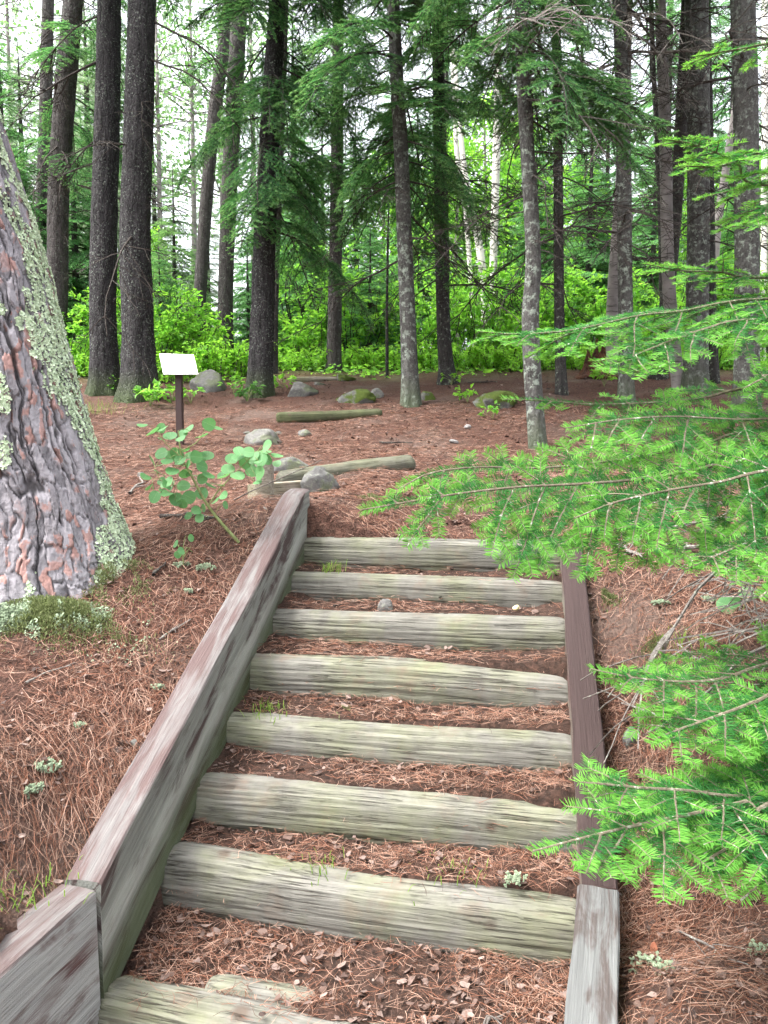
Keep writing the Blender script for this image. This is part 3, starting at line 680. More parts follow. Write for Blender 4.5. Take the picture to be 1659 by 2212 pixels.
t, ax, r, tr, org = tree_from_pixels('pine_tree', 'narrow grey trunk rising out of the bright bushes beyond the clearing', [(722, 775), (724, 600), (727, 440), (729, 200), (730, -100)], 13.5, [29, 28, 27, 24, 20], M['bark_mid'], 9)
t9 = (t, ax, org)
# --- fir stems in the middle
t, ax, r, tr, org = tree_from_pixels('fir_tree', 'grey fir nearest the mossy clearing rocks, left of the central pair', [(888, 872), (882, 720), (874, 520), (864, 280), (852, 60), (846, -200)], 9.5, [34, 33, 32, 29, 26, 22], M['bark_fir'], 10, ridge=.04)
t10 = (t, ax, org)
t, ax, r, tr, org = tree_from_pixels('fir_tree', 'dark grey fir with flared foot, right of the central pair', [(966, 828), (958, 700), (954, 480), (950, 300), (946, 80), (944, -200)], 11.4, [31, 29, 29, 27, 25, 20], M['bark_thin'], 11, ridge=.04, flare=.8, fh=.18)
t11 = (t, ax, org)
t, ax, r, tr, org = tree_from_pixels('fir_tree', 'lichen-spotted fir standing nearest the stairs with a slightly bent stem', [(1162, 966), (1150, 800), (1146, 680), (1152, 560), (1144, 400), (1134, 240), (1126, 60), (1120, -200)], 7.0, [36, 36, 36, 33, 31, 29, 26, 22], M['bark_fir'], 12, ridge=.04, flare=.2)
t12 = (t, ax, org)
t, ax, r, tr, org = tree_from_pixels('fir_tree', 'slim dark fir stem just right of the lichen-spotted one', [(1213, 848), (1208, 680), (1206, 450), (1204, 200), (1200, 0), (1198, -200)], 10, [22, 21, 20, 18, 17, 15], M['bark_thin'], 13, ridge=.04)
t13 = (t, ax, org)
t, ax, r, tr, org = tree_from_pixels('fir_tree', 'mottled fir with dark knots, left of the right-hand cluster', [(1354, 868), (1351, 650), (1348, 400), (1344, 200), (1338, 0), (1334, -200)], 9.5, [31, 30, 30, 28, 27, 24], M['bark_fir'], 14, ridge=.04)
t14 = (t, ax, org)
t, ax, r, tr, org = tree_from_pixels('birch_tree', 'pale grey young birch close behind the mottled fir', [(1320, 790), (1326, 620), (1338, 430), (1352, 200), (1358, 0), (1362, -150)], 12.2, [30, 26, 22, 18, 16, 14], M['birch_grey'], 15, ridge=.02, flare=.2)
t, ax, r, tr, org = tree_from_pixels('birch_tree', 'grey birch stem with dark bands between the two right-hand firs', [(1466, 838), (1446, 640), (1440, 470), (1437, 280), (1428, 60), (1424, -150)], 10.6, [26, 27, 25, 24, 22, 20], M['birch_grey'], 16, ridge=.02, flare=.2)
t, ax, r, tr, org = tree_from_pixels('fir_tree', 'dark stem leaning right, crossing behind the banded birch', [(1424, 800), (1446, 600), (1462, 420), (1474, 220), (1482, 40), (1488, -150)], 11.6, [32, 28, 26, 24, 22, 18], M['bark_thin'], 17, ridge=.04)
t17 = (t, ax, org)
t, ax, r, tr, org = tree_from_pixels('fir_tree', 'very thin dark stem left of the banded birch', [(1432, 780), (1428, 520), (1420, 300), (1410, 120), (1404, -100)], 12.6, [11, 11, 11, 10, 9], M['bark_thin'], 18, ridge=.03)
t, ax, r, tr, org = tree_from_pixels('fir_tree', 'thick grey fir, second from the right edge', [(1500, 848), (1506, 650), (1509, 420), (1508, 200), (1504, 0), (1502, -200)], 10.3, [47, 46, 45, 45, 46, 42], M['bark_fir'], 19, ridge=.05, n=48)
t19 = (t, ax, org)
t, ax, r, tr, org = tree_from_pixels('fir_tree', 'slim companion stem touching the right side of the thick grey fir', [(1543, 838), (1538, 640), (1534, 420), (1530, 180), (1526, -60)], 11.2, [18, 17, 17, 16, 14], M['bark_thin'], 20, ridge=.04)
t, ax, r, tr, org = tree_from_pixels('fir_tree', 'thick mottled fir at the right edge', [(1612, 903), (1613, 680), (1613, 420), (1610, 200), (1605, 0), (1603, -200)], 9.0, [50, 49, 48, 48, 48, 44], M['bark_fir'], 21, ridge=.05, n=48)
t21 = (t, ax, org)
t, ax, r, tr, org = tree_from_pixels('birch_tree', 'grey leaning stem seen between the two thick right-hand firs', [(1538, 640), (1548, 500), (1566, 380), (1584, 260), (1600, 140)], 14, [20, 18, 16, 14, 12], M['birch_grey'], 22, ridge=.02, flare=.1)
t, ax, r, tr, org = tree_from_pixels('birch_tree', 'white birch trunk at the far upper right edge', [(1650, 600), (1651, 400), (1652, 200), (1651, 0), (1650, -150)], 16, [13, 13, 12, 11, 10], M['birch'], 23, ridge=.02, flare=.1)
# --- white birches beyond the clearing
for pts, wp, Y, sd, lb in [([(1022, 690), (1016, 590), (1006, 470), (992, 380), (984, 290), (978, 160)], [10, 10, 10, 11, 9, 7], 17, 24, 'leftmost and thinnest of the three white birches'),
                          ([(1048, 690), (1044, 600), (1030, 500), (1012, 420), (1000, 340), (988, 200)], [17, 17, 16, 14, 12, 9], 16.5, 25, 'middle white birch leaning left beyond the clearing'),
                          ([(1064, 690), (1066, 560), (1069, 440), (1073, 310), (1076, 180), (1078, 40)], [16, 16, 16, 17, 15, 12], 17.5, 26, 'upright white birch, right one of the three')]:
    tree_from_pixels('birch_tree', lb, pts, Y, wp, M['birch'], sd, ridge=.02, flare=.15, n=24)
t, ax, r, tr, org = tree_from_pixels('fir_sapling', 'thin dead-looking sapling pole left of the grey fir, before the bushes', [(836, 760), (836, 660), (838, 520), (840, 440)], 12.5, [7, 6, 5, 3], M['bark_thin'], 27, ridge=.02, flare=.1, n=10)

# --- live boughs
def crown(tt, zs, az=None, spread=math.pi, scale=(.8, 1.15), tilt=(-.35, .1), meshes=None, seed=0):
    t, ax, org = tt; c = crown_of(t); hang(t, org, ax, meshes or MID_DARK, zs, np.random.default_rng(500+seed), az, scale, tilt, c, 'bough', spread)
def zat(y, Y): return px(829, y, Y)[2]
Z = lambda y0, y1, Y, n: np.linspace(zat(y0, Y), zat(y1, Y), n)
crown(t7, Z(490, -260, 10.5, 38), None, math.pi, (.65, 1.0), (-.45, .05), seed=1)
crown(t10, Z(400, -260, 9.5, 34), None, math.pi, (.6, 1.0), (-.40, .10), seed=2)
crown(t11, Z(340, -260, 11.4, 30), None, math.pi, (.7, 1.1), (-.40, .10), seed=3)
crown(t12, Z(210, -260, 7.0, 24), None, math.pi, (.5, .85), (-.35, .10), seed=4)
crown(t9, Z(400, -260, 13.5, 24), None, math.pi, (.6, 1.), (-.35, .10), seed=5)
crown(t13, Z(80, -260, 10, 12), None, math.pi, (.6, .9), (-.35, .10), seed=6)
crown(t3, Z(330, -60, 13.2, 10), None, math.pi, (.7, 1.1), (-.45, .05), seed=8)
crown(t6, Z(340, 120, 14.5, 6), None, math.pi, (.5, .8), (-.35, .10), seed=7)
# unseen high crowns, added to shade the trunks and clearing below
for nm, (t, ax, r) in TREES.items():
    org = np.array(t.location); top = ax[:, 2].max(); Yt = org[1]
    if Yt > 12.5 or Yt < 6.5: continue
    z0 = EYE + Yt*.547 + 1.3
    if top - z0 < 1: continue
    hang(t, org, ax, MID_DARK, np.linspace(z0, top-.2, int((top-z0)*3.2)), np.random.default_rng(int(Yt*1000)), None, (1.0, 1.5), (-.25, .25), crown_of(t), 'bough')
def dead(tt, zs, seed, meshes=DEAD, scale=(.7, 1.2), az=None, spread=math.pi, tilt=(-.4, .2)):
    t, ax, org = tt; tr = [c for c in t.children if c.name.startswith('trunk')][0]
    hang(t, org, ax, meshes, zs, np.random.default_rng(seed), az, scale, tilt, tr, 'dead_branch', spread)
dead(t11, Z(620, 330, 11.4, 14), 41); dead(t12, Z(520, 80, 7.0, 14), 42, scale=(.5, .9)); dead(t13, Z(620, 0, 10, 18), 43); dead(t14, Z(560, 0, 9.5, 20), 44)
dead(t17, Z(560, 0, 11.6, 14), 45); dead(t19, Z(520, 0, 10.3, 14), 46); dead(t21, Z(460, 0, 9., 12), 47); dead(t10, Z(560, 380, 9.5, 6), 48)
dead(t14, Z(140, -40, 9.5, 8), 49, DEAD_GREY, (.9, 1.4)); dead(t12, Z(120, -40, 7., 5), 50, DEAD_GREY, (.7, 1.1))

# ------------------------------------------------------------------ background conifers and broadleaf crowns
def conifer_meshes(seed, Hh, spread, mats, dens=1., low=.06):
    rng = np.random.default_rng(seed); cg = Geo(); lib = [bough(np.random.default_rng(seed*7+k), 1.0, dict(FARC, node=[.085], sp=.024)) for k in range(4)]
    z = Hh*low
    while z < Hh*.99:
        f = 1-z/Hh; L = spread*(f**.8)*rng.uniform(.8, 1.12)+.12; n = max(3, int((3.5+3*f)*dens)); a0 = rng.uniform(0, 6.28)
        for q in range(n):
            a = a0 + q*2*math.pi/n + rng.normal(0, .25)
            Mx = Matrix.Translation((0, 0, z + rng.normal(0, .05))) @ Euler((rng.normal(0, .2), rng.uniform(-.1, .35)*(1 if f > .35 else -1), a)).to_matrix().to_4x4() @ Matrix.Scale(L*rng.uniform(.75, 1.1), 4)
            cg.merge(lib[rng.integers(4)], Mx)
        z += rng.uniform(.16, .26)*(.7+.6*f)*max(.8, Hh/9)
    tg = Geo(); tube(tg, [[0, 0, -.3], [0.01, 0, Hh*.4], [0, .01, Hh*.75], [0, 0, Hh]], [Hh*.012+.02, Hh*.010+.01, Hh*.006, .008], 10, 0)
    return tg.mesh('trunk', [M['bark_mid']], True), cg.mesh('crown', mats)
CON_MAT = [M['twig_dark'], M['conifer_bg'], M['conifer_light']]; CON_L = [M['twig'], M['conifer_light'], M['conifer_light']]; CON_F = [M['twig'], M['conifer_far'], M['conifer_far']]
CON = [conifer_meshes(701, 9.0, 1.9, CON_MAT, 1.0), conifer_meshes(702, 6.0, 1.5, CON_MAT, 1.1), conifer_meshes(703, 4.2, 1.25, CON_L, 1.2), conifer_meshes(704, 13.0, 2.3, CON_F, .8, .22), conifer_meshes(705, 13.0, 2.2, CON_MAT, .8, .15), conifer_meshes(706, 2.4, .9, CON_MAT, 1.3)]
def conifer(k, x, Y, s, label, group=None, name='spruce_tree', rz=None):
    p = gpd(x, 900, Y); t = thing(name, p, label, 'tree', group, (0, 0, rng.uniform(0, 6.28) if rz is None else rz), s)
    link('trunk', CON[k][0], t); link('crown', CON[k][1], t); return t
rng = np.random.default_rng(99)
conifer(2, 385, 19, 1.15, 'pale green young spruce standing between the dark pair and the leaning trunk')
conifer(2, 432, 17.0, .62, 'small spruce at the foot of the leaning trunk')
conifer(5, 352, 15.0, .95, 'low spruce right behind the right trunk of the dark pair')
conifer(1, 30, 16, 1.1, 'dark spruce behind the big lichen-covered trunk')
conifer(1, 175, 17, 1.0, 'dark spruce between the tall grey pine and the dark pair')
conifer(1, 655, 19, .95, 'dark young spruce right of the stout dark pine')
conifer(5, 540, 15.5, 1.1, 'low dark spruce beside the foot of the stout dark pine')
conifer(5, 800, 15.5, 1.15, 'low bushy fir beyond the thin sapling pole')
conifer(1, 1150, 18, .9, 'young fir behind the lichen-spotted fir')
conifer(1, 1265, 17, .95, 'bushy fir in the gap right of the slim dark stem')
conifer(1, 1400, 19, 1.0, 'bushy fir in the gap right of the mottled fir')
conifer(0, 1300, 23, 1., 'taller dark fir behind the gap right of the slim dark stem')
conifer(1, 1580, 18, .9, 'young fir between the two thick right-hand firs')
ORD = ['first', 'second', 'third', 'fourth', 'fifth', 'sixth', 'seventh', 'eighth', 'ninth', 'tenth', 'eleventh', 'twelfth', 'thirteenth', 'fourteenth', 'fifteenth', 'sixteenth', 'seventeenth', 'eighteenth', 'nineteenth', 'twentieth', 'twenty-first', 'twenty-second', 'twenty-third', 'twenty-fourth']
GB = 'far wood beyond the clearing'
for q, (x, Y, k, s) in enumerate(sorted([(-60, 24, 3, 1.), (70, 27, 3, 1.), (160, 30, 3, 1.), (250, 26, 3, 1.), (10, 21, 0, .8), (210, 23, 3, .8), (640, 25, 4, .9), (700, 28, 0, 1.2), (770, 24, 0, 1.), (850, 29, 4, 1.), (900, 22, 0, .9), (960, 27, 4, .95), (1130, 26, 4, 1.), (1180, 30, 0, 1.2),
                   (1240, 28, 4, 1.), (1340, 31, 4, 1.05), (1420, 27, 4, 1.25), (1490, 30, 4, 1.45), (1560, 26, 4, 1.2), (1680, 24, 4, 1.25), (1750, 28, 4, 1.3), (-160, 28, 3, 1.), (590, 23, 0, .9), (1090, 22, 0, .8)])):
    conifer(k, x, Y, s*rng.uniform(.9, 1.1), 'conifer of the far wood behind the bushes, '+ORD[q]+' from the left', GB, 'fir_tree')
GP = 'pale far conifers at upper left'
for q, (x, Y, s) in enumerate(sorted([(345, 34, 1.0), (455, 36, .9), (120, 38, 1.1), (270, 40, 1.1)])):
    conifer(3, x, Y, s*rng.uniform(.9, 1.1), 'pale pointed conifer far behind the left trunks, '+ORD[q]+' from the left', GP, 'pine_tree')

def leaf_faces(g, p, d, n, l, wdt, m=0, fold=.25):
    """folded leaves: p base, d direction, n normal arrays"""
    k = len(p); d = d/np.linalg.norm(d, axis=1, keepdims=True); s = np.cross(d, n); s /= np.maximum(np.linalg.norm(s, axis=1, keepdims=True), 1e-9); n = np.cross(s, d)
    l = np.broadcast_to(l, (k,))[:, None]; wd = np.broadcast_to(wdt, (k,))[:, None]
    a = p; b = p + d*l*.45 + s*wd*.5 + n*wd*fold; c = p + d*l - n*l*.08; e = p + d*l*.45 - s*wd*.5 + n*wd*fold; mid = p + d*l*.5
    v = np.stack([a, b, c, e, mid], 1).reshape(-1, 3); i = np.arange(k)[:, None]*5
    g.add(v, np.concatenate([i+[[0, 4, 1]], i+[[1, 4, 2]], i+[[2, 4, 3]], i+[[3, 4, 0]]]), m)
def curled(g, P, D, n, l, asp, r, m=0):
    """dry curled leaf scraps with ragged outlines"""
    k = len(P); d = D/np.linalg.norm(D, axis=1, keepdims=True); s = np.cross(d, n); s /= np.maximum(np.linalg.norm(s, axis=1, keepdims=True), 1e-9); n = np.cross(s, d); q = 8; ang = np.arange(q)*2*math.pi/q
    rad = r.uniform(.55, 1.1, (k, q))*.5; u = rad*np.cos(ang)*l[:, None]; v = rad*np.sin(ang)*(l*asp)[:, None]; cu = r.normal(0, 9, (k, 1)); cv = r.uniform(2, 16, (k, 1)); h = cu*u*u + cv*v*v + r.normal(0, .05, (k, q))*l[:, None]
    ring = P[:, None] + d[:, None]*u[..., None] + s[:, None]*v[..., None] + n[:, None]*h[..., None]; vv = np.concatenate([P[:, None], ring], 1); i = np.arange(k)[:, None]*(q+1)
    g.add(vv.reshape(-1, 3), np.concatenate([i + [[0, 1+j, 1+(j+1) % q]] for j in range(q)]), m)
def shrub_meshes(seed, h, wdt, nl, ls, mats):
    rng = np.random.default_rng(seed); sg = Geo(); lg = Geo(); P = []; D = []
    for q in range(int(9+wdt*4)):
        a = rng.uniform(0, 6.28); r = rng.uniform(0, wdt*.25); top = np.array([math.cos(a)*wdt*.5*rng.uniform(.3, 1), math.sin(a)*wdt*.5*rng.uniform(.3, 1), h*rng.uniform(.55, 1)])
        base = np.array([math.cos(a)*r*.5, math.sin(a)*r*.5, -.05]); mid = (base+top)/2 + rng.normal(0, .08, 3)*h; pth = spline([base, mid, top], 8); tube(sg, pth, np.linspace(.010, .004, 8)*max(1, h*.6), 4)
        for s in range(10):
            f = rng.uniform(.25, 1); c = pth[int(f*7)]; d = unit([math.cos(a+rng.normal(0, 1.2)), math.sin(a+rng.normal(0, 1.2)), rng.uniform(-.1, .6)]); L = rng.uniform(.15, .38)*h*.6
            tw = shoot_path(c, d, L, rng, .2, .08, 5); tube(sg, tw, [.004, .0035, .003, .0025, .002], 3)
            for _ in range(max(3, int(nl/((9+wdt*4)*10)))):
                u_ = rng.uniform(.1, 1); P.append(tw[min(4, int(u_*4.99))] + rng.normal(0, .03, 3)); D.append(d + rng.normal(0, .6, 3))
    P = np.array(P); D = np.array(D); D[:, 2] -= .25; n = np.array([[0, 0, 1.]]) + rng.normal(0, .35, P.shape)
    k = len(P); mi = (rng.random(k) < .4).astype(int); l = ls*rng.uniform(.6, 1.2, k)
    for m in (0, 1): s = mi == m; leaf_faces(lg, P[s], D[s], n[s], l[s], l[s]*.62, m)
    return sg.mesh('stem', [M['twig_dark']]), lg.mesh('foliage', mats)
SHR = [shrub_meshes(801, 1.7, 2.0, 1900, .105, [M['leaf'], M['leaf2']]), shrub_meshes(802, 1.1, 1.7, 1500, .10, [M['leaf2'], M['leaf']]), shrub_meshes(803, 2.6, 2.2, 2300, .11, [M['leaf'], M['leaf_dark']]), shrub_meshes(804, .6, 1.3, 900, .085, [M['leaf2'], M['leaf2']])]
def shrub(k, x, Y, s, label, group=None):
    p = gpd(x, 900, Y); t = thing('leafy_shrub', p, label, 'shrub', group, (0, 0, rng.uniform(0, 6.28)), s*(1.22 if k != 3 else 1.1)); link('stem', SHR[k][0], t); link('foliage', SHR[k][1], t)
shrub(2, 690, 16.3, .95, 'tall bright green shrub behind the narrow grey trunk')
shrub(0, 760, 15.2, .95, 'dense bright shrub just right of the narrow grey trunk')
shrub(1, 640, 15.0, .9, 'bright shrub between the stout dark pine and the narrow grey trunk')
shrub(2, 830, 16.8, .8, 'green shrub behind the thin sapling pole')
shrub(0, 925, 15.2, .85, 'bright shrub seen between the two central firs')
shrub(0, 1030, 14.8, .95, 'bright bushy shrub at the foot of the white birches')
shrub(2, 1085, 16.5, .75, 'tall leafy shrub right of the white birches')
shrub(1, 1120, 14.0, .9, 'low bright shrub left of the lichen-spotted fir')
shrub(0, 1185, 14.5, .85, 'bright shrub between the lichen-spotted fir and the slim dark stem')
shrub(0, 1270, 14.6, .95, 'bright yellow-green shrub right of the slim dark stem')
shrub(1, 1390, 14.0, 1., 'bright low shrub between the mottled fir and the banded birch')
shrub(2, 1400, 17.0, .8, 'tall shrub behind the mottled fir and the banded birch')
shrub(0, 1570, 14.5, 1., 'bright shrub between the two thick right-hand firs')
shrub(2, 1650, 16.0, .9, 'yellow-green tall shrub at the right edge')
shrub(1, 172, 13.6, .85, 'bright shrub left of the dark pair of pines')
shrub(0, 262, 13.5, .8, 'bright shrub showing in the gap of the dark pair of pines')
shrub(0, 350, 13.2, .8, 'bright shrub behind the sign panel, next to the dark pair')
shrub(1, 412, 13.6, .9, 'bright shrub behind and right of the sign panel')
shrub(3, 470, 12.4, 1., 'low bright shrub behind the boulder right of the sign')
shrub(3, 520, 13.0, 1., 'low bright shrub against the left side of the stout dark pine')
shrub(2, 330, 16.5, .75, 'taller light shrub far behind the dark pair of pines')
GS = 'low leafy undergrowth plants at the edge of the clearing'; 
for q, (x, Y) in enumerate(sorted([(620, 13.8), (680, 13.6), (740, 13.9), (800, 13.7), (860, 13.6), (930, 13.4), (1000, 13.3), (1060, 13.2), (1110, 12.9), (1180, 12.8), (1250, 12.6), (1300, 12.8), (1400, 12.6), (1460, 13.0), (1545, 13.0), (150, 12.9), (200, 12.8), (270, 12.5), (360, 12.0), (425, 12.0)])):
    shrub(3, x, Y, rng.uniform(.55, .85), 'low leafy plant in the green fringe beyond the clearing, '+ORD[q]+' from the left', GS)

# broadleaf crowns
def broadleaf_meshes(seed, h, wdt, nl, ls, mats, low=.25):
    rng = np.random.default_rng(seed); tg = Geo(); lg = Geo(); tube(tg, spline([[0, 0, -.3], [.1, .05, h*.4], [0, .1, h*.9]], 10), np.linspace(.10, .02, 10), 8); P = []
    for q in range(46):
        z = h*rng.uniform(low, 1); a = rng.uniform(0, 6.28); L = wdt*.5*rng.uniform(.5, 1)*math.sin(math.pi*min(.95, max(.1, (z/h-low)/(1-low)*.75+.2))); b = np.array([0, .05, z*.92])
        pth = shoot_path(b, [math.cos(a), math.sin(a), .45], L, rng, .08, .1, 7); tube(tg, pth, np.linspace(.02, .004, 7), 4)
        for _ in range(nl//46):
            c = pth[rng.integers(2, 7)]; P.append(c + rng.normal(0, .16+.06*L, 3))
    P = np.array(P); D = rng.normal(0, 1, P.shape); D[:, 2] -= .5; n = np.array([[0, 0, 1.]]) + rng.normal(0, .5, P.shape); l = ls*rng.uniform(.7, 1.2, len(P)); mi = rng.random(len(P)) < .5
    for m in (0, 1): s = mi == m; leaf_faces(lg, P[s], D[s], n[s], l[s], l[s]*.7, m)
    return tg.mesh('trunk', [M['birch_grey']]), lg.mesh('crown', mats)
BRO = [broadleaf_meshes(901, 8., 4.4, 5200, .12, [M['leaf'], M['leaf2']]), broadleaf_meshes(902, 6., 3.6, 4200, .11, [M['leaf2'], M['leaf']], .15)]
for k, x, Y, s, lb in [(0, 1040, 21, 1., 'light green broadleaf tree behind the white birches'), (1, 990, 19, .95, 'small broadleaf tree behind the right central fir'), (0, 1110, 24, 1.1, 'broadleaf tree glowing light green left of the lichen-spotted fir'),
                       (1, 1620, 19.5, .9, 'yellow-green broadleaf tree behind the right edge firs'), (0, 830, 25, 1., 'light broadleaf tree behind the left central fir'), (1, 330, 20, .65, 'small bright broadleaf tree between the dark pair and the pale spruce'),
                       (0, 1470, 24, .9, 'light green broadleaf tree behind the banded birch'), (1, 1230, 21, .95, 'light broadleaf tree behind the slim dark stem')]:
    p = gpd(x, 900, Y); t = thing('broadleaf_tree', p, lb, 'tree', None, (0, 0, rng.uniform(0, 6.28)), s); link('trunk', BRO[k][0], t); link('crown', BRO[k][1], t)

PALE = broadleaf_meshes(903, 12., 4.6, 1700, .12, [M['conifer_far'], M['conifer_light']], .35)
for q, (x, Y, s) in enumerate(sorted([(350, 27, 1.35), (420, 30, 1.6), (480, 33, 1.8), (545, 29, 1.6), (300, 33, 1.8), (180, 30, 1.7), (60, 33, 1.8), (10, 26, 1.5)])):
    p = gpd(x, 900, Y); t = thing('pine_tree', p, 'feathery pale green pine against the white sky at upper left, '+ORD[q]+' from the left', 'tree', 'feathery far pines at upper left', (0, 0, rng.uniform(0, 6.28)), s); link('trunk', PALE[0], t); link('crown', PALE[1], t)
# ground cover along the far edge
def scatter_cover():
    r = np.random.default_rng(5); n = 17000; Y = r.uniform(11.6, 17.5, n); xx = r.uniform(-.62, .62, n)*Y; edge = 13.2 + 1.2*(fbm(P3(xx*.5, Y*0), 8, 3)-.5)*2
    k = r.random(n) < np.clip((Y-edge+1.3)/1.5, 0, 1)**2.2; xx, Y = xx[k], Y[k]; z = H0(xx, Y) + rough(xx, Y) + r.uniform(.03, .28, len(xx))*np.clip((Y-12.3)/2, .3, 1)
    P = np.stack([xx, Y, z], 1); D = r.normal(0, 1, P.shape); D[:, 2] *= .25; n_ = np.array([[0, -.25, 1.]]) + r.normal(0, .3, P.shape); l = r.uniform(.06, .13, len(P))
    g = Geo(); h = len(P)//2; leaf_faces(g, P[:h], D[:h], n_[:h], l[:h], l[:h]*.75, 0); leaf_faces(g, P[h:], D[h:], n_[h:], l[h:], l[h:]*.7, 1)
    tag(g.build('ground_cover', [M['leaf2'], M['leaf']]), 'bright green leafy ground cover along the far edge of the clearing', 'ground cover', None, 'stuff')
scatter_cover()

# ------------------------------------------------------------------ the big lichen-covered pine at left
def redpine_material():
    k = Nodes('red_pine_bark'); v = k.coord((1, 1, .6)); v1 = k.coord((1, 1, 1))
    pl = k.n('Attribute', attribute_name='plate').outputs['Fac']; fl = k.n('Attribute', attribute_name='flake').outputs['Fac']; dp = k.n('Attribute', attribute_name='fissure').outputs['Fac']
    n1 = k.noise(v, 28, 6, .7); n2 = k.noise(v1, 7, 4, .6)
    c = k.ramp(pl, [(0., (.105, .098, .104)), (.35, (.190, .179, .191)), (.7, (.285, .266, .281)), (1., (.150, .138, .146))])
    c = k.mix(k.math('MULTIPLY', k.ramp(n1, [(.42, 0.), (.7, 1.)]), .5), c, (.38, .355, .38))
    pink = k.math('MULTIPLY', k.ramp(fl, [(.66, 0.), (.70, 1.)]), k.ramp(k.math('ADD', n2, k.math('MULTIPLY', n1, .25)), [(.60, 0.), (.66, 1.)]))
    c = k.mix(k.math('MULTIPLY', pink, .75), c, k.mix(n1, (.26, .120, .090), (.38, .22, .19)))
    c = k.mix(k.math('MULTIPLY', k.ramp(dp, [(.0, 1.), (.6, 0.)]), .85), c, (.030, .026, .026))
    h = k.math('ADD', n1, k.math('MULTIPLY', k.noise(v1, 90, 3), .4))
    return k.finish(c, .85, k.bump(h, .9, .012), .2)
M['bark_redpine'] = redpine_material()
def big_pine():
    YB = 3.42; ctr = [px(98, 1300, YB), px(70, 1130, YB), px(30, 960, YB), px(-46, 640, YB), px(-148, 280, YB), px(-240, -40, YB), px(-390, -560, YB)]
    gz = hz(ctr[0][0], ctr[0][1]); org = np.array([ctr[0][0], ctr[0][1], gz])
    t = thing('pine_tree', org, 'huge leaning pine trunk with plated purple-grey bark and pale green lichen, at left', 'tree')
    path = np.vstack([ctr[0]-[-.05, 0, .30], ctr]) - org; K = 520; pp = spline(path, 900); al = np.concatenate([[0], np.cumsum(np.linalg.norm(np.diff(pp, axis=0), axis=1))]); pp = np.stack([np.interp(np.linspace(0, al[-1], K), al, pp[:, q]) for q in range(3)], 1); rr = np.interp(pp[:, 2], [-.3, 0, .35, 1.0, 1.7, 2.4, 4], [.36, .345, .322, .305, .285, .265, .24])
    tt, a, b = frames(pp)
    th = np.concatenate([np.linspace(-.7, 2.25, 310), np.linspace(2.25, 2*math.pi-.7, 42)[1:-1]]); n = len(th)
    TH, ZZ = np.meshgrid(th, pp[:, 2]); U = TH*.31; S = np.linspace(0, 1, K)[:, None]*np.linalg.norm(np.diff(pp, axis=0), axis=1).sum() + 0*TH
    wu = U + (fbm(P3(U*5, S*4), 71, 3)-.5)*.07 + (fbm(P3(U*45, S*30), 81, 2)-.5)*.022; ws = S + (fbm(P3(U*5+9, S*5), 72, 3)-.5)*.18 + (fbm(P3(U*45+7, S*30), 82, 2)-.5)*.05
    f1, f2, pid = worley(wu/.040, ws/.17, 73)
    rid = np.abs(fbm(P3(wu*19, ws*2.0), 83, 3)-.5); fis = np.clip(np.minimum(rid/.050, (f2-f1)/.12+.35), 0, 1); fis = fis*fis*(3-2*fis)
    g1, g2, fid = worley((wu+.3*pid)/.030, ws/.085, 75); h1, h2, hid = worley((wu+.5*fid)/.014, (ws+.3*pid)/.034, 77)
    disp = .026*fis*(.6+.4*pid) + .007*np.floor(fid*3)/3*fis + .004*np.floor(hid*3)/3 + .007*(fbm(P3(U*34, S*12), 76, 4)-.5)
    flare = .055*np.exp(-np.clip(ZZ, -.1, None)/.14)*(.75+.45*np.sin(TH*3+2.6)) + .05*np.exp(-np.clip(ZZ, 0, None)/.45)
    R = rr[:, None] + flare*np.clip(1-ZZ/1.4, 0, 1) + disp - .02
    V = pp[:, None] + R[..., None]*(a[:, None]*np.cos(TH)[..., None] + b[:, None]*np.sin(TH)[..., None])
    g = Geo(); g.add(V.reshape(-1, 3), gridfaces(K, n, True)); g.attr = dict(plate=pid, flake=fid, fissure=fis)
    tr = g.build('trunk', M['bark_redpine'], t, True)
    # foliose lichen: many small lobes
    dU = np.roll(V, -1, 1)-V; dS = np.roll(V, -1, 0)-V; N = np.cross(dU, dS); N /= np.maximum(np.linalg.norm(N, axis=-1, keepdims=True), 1e-9)
    rad = V - pp[:, None]; N = np.where((N*rad).sum(-1, keepdims=True) < 0, -N, N)
    Nr = rad/np.linalg.norm(rad, axis=-1, keepdims=True); N = .35*N + .65*Nr
    r = np.random.default_rng(31)
    msk = fbm(P3(U*9, S*4.0), 78, 4) + .30*(fbm(P3(U*22, S*14), 79, 3)-.5) + .20*np.exp(-((TH-1.55)/.34)**2) - .055*(TH < 1.0) + .10*np.exp(-np.clip(ZZ, 0, 9)/.12)
    ii, jj = np.where((msk > .625) & (TH > -.6) & (TH < 2.2) & (ZZ > -.05)); w_ = np.ones(len(ii)); pick = r.choice(len(ii), min(20000, len(ii)), replace=False)
    lg = Geo(); P = V[ii[pick], jj[pick]]; Nn = N[ii[pick], jj[pick]]; k = len(P)
    Nn = Nn + r.normal(0, .22, Nn.shape); Nn /= np.linalg.norm(Nn, axis=1, keepdims=True); A = np.cross(Nn, r.normal(0, 1, Nn.shape)); A /= np.linalg.norm(A, axis=1, keepdims=True); B = np.cross(Nn, A)
    sz = r.uniform(.003, .0078, k)*(1 + .5*(r.random(k) < .12)); m = 6; ang = np.arange(m)*2*math.pi/m; c0 = P + Nn*.004
    rad_ = sz[:, None]*r.uniform(.65, 1.25, (k, m)); lift = r.uniform(.000, .007, (k, m))
    ring = c0[:, None] + rad_[..., None]*(A[:, None]*np.cos(ang)[None, :, None] + B[:, None]*np.sin(ang)[None, :, None]) + Nn[:, None]*lift[..., None]
    v = np.concatenate([c0[:, None], ring], 1); i = np.arange(k)[:, None]*(m+1)
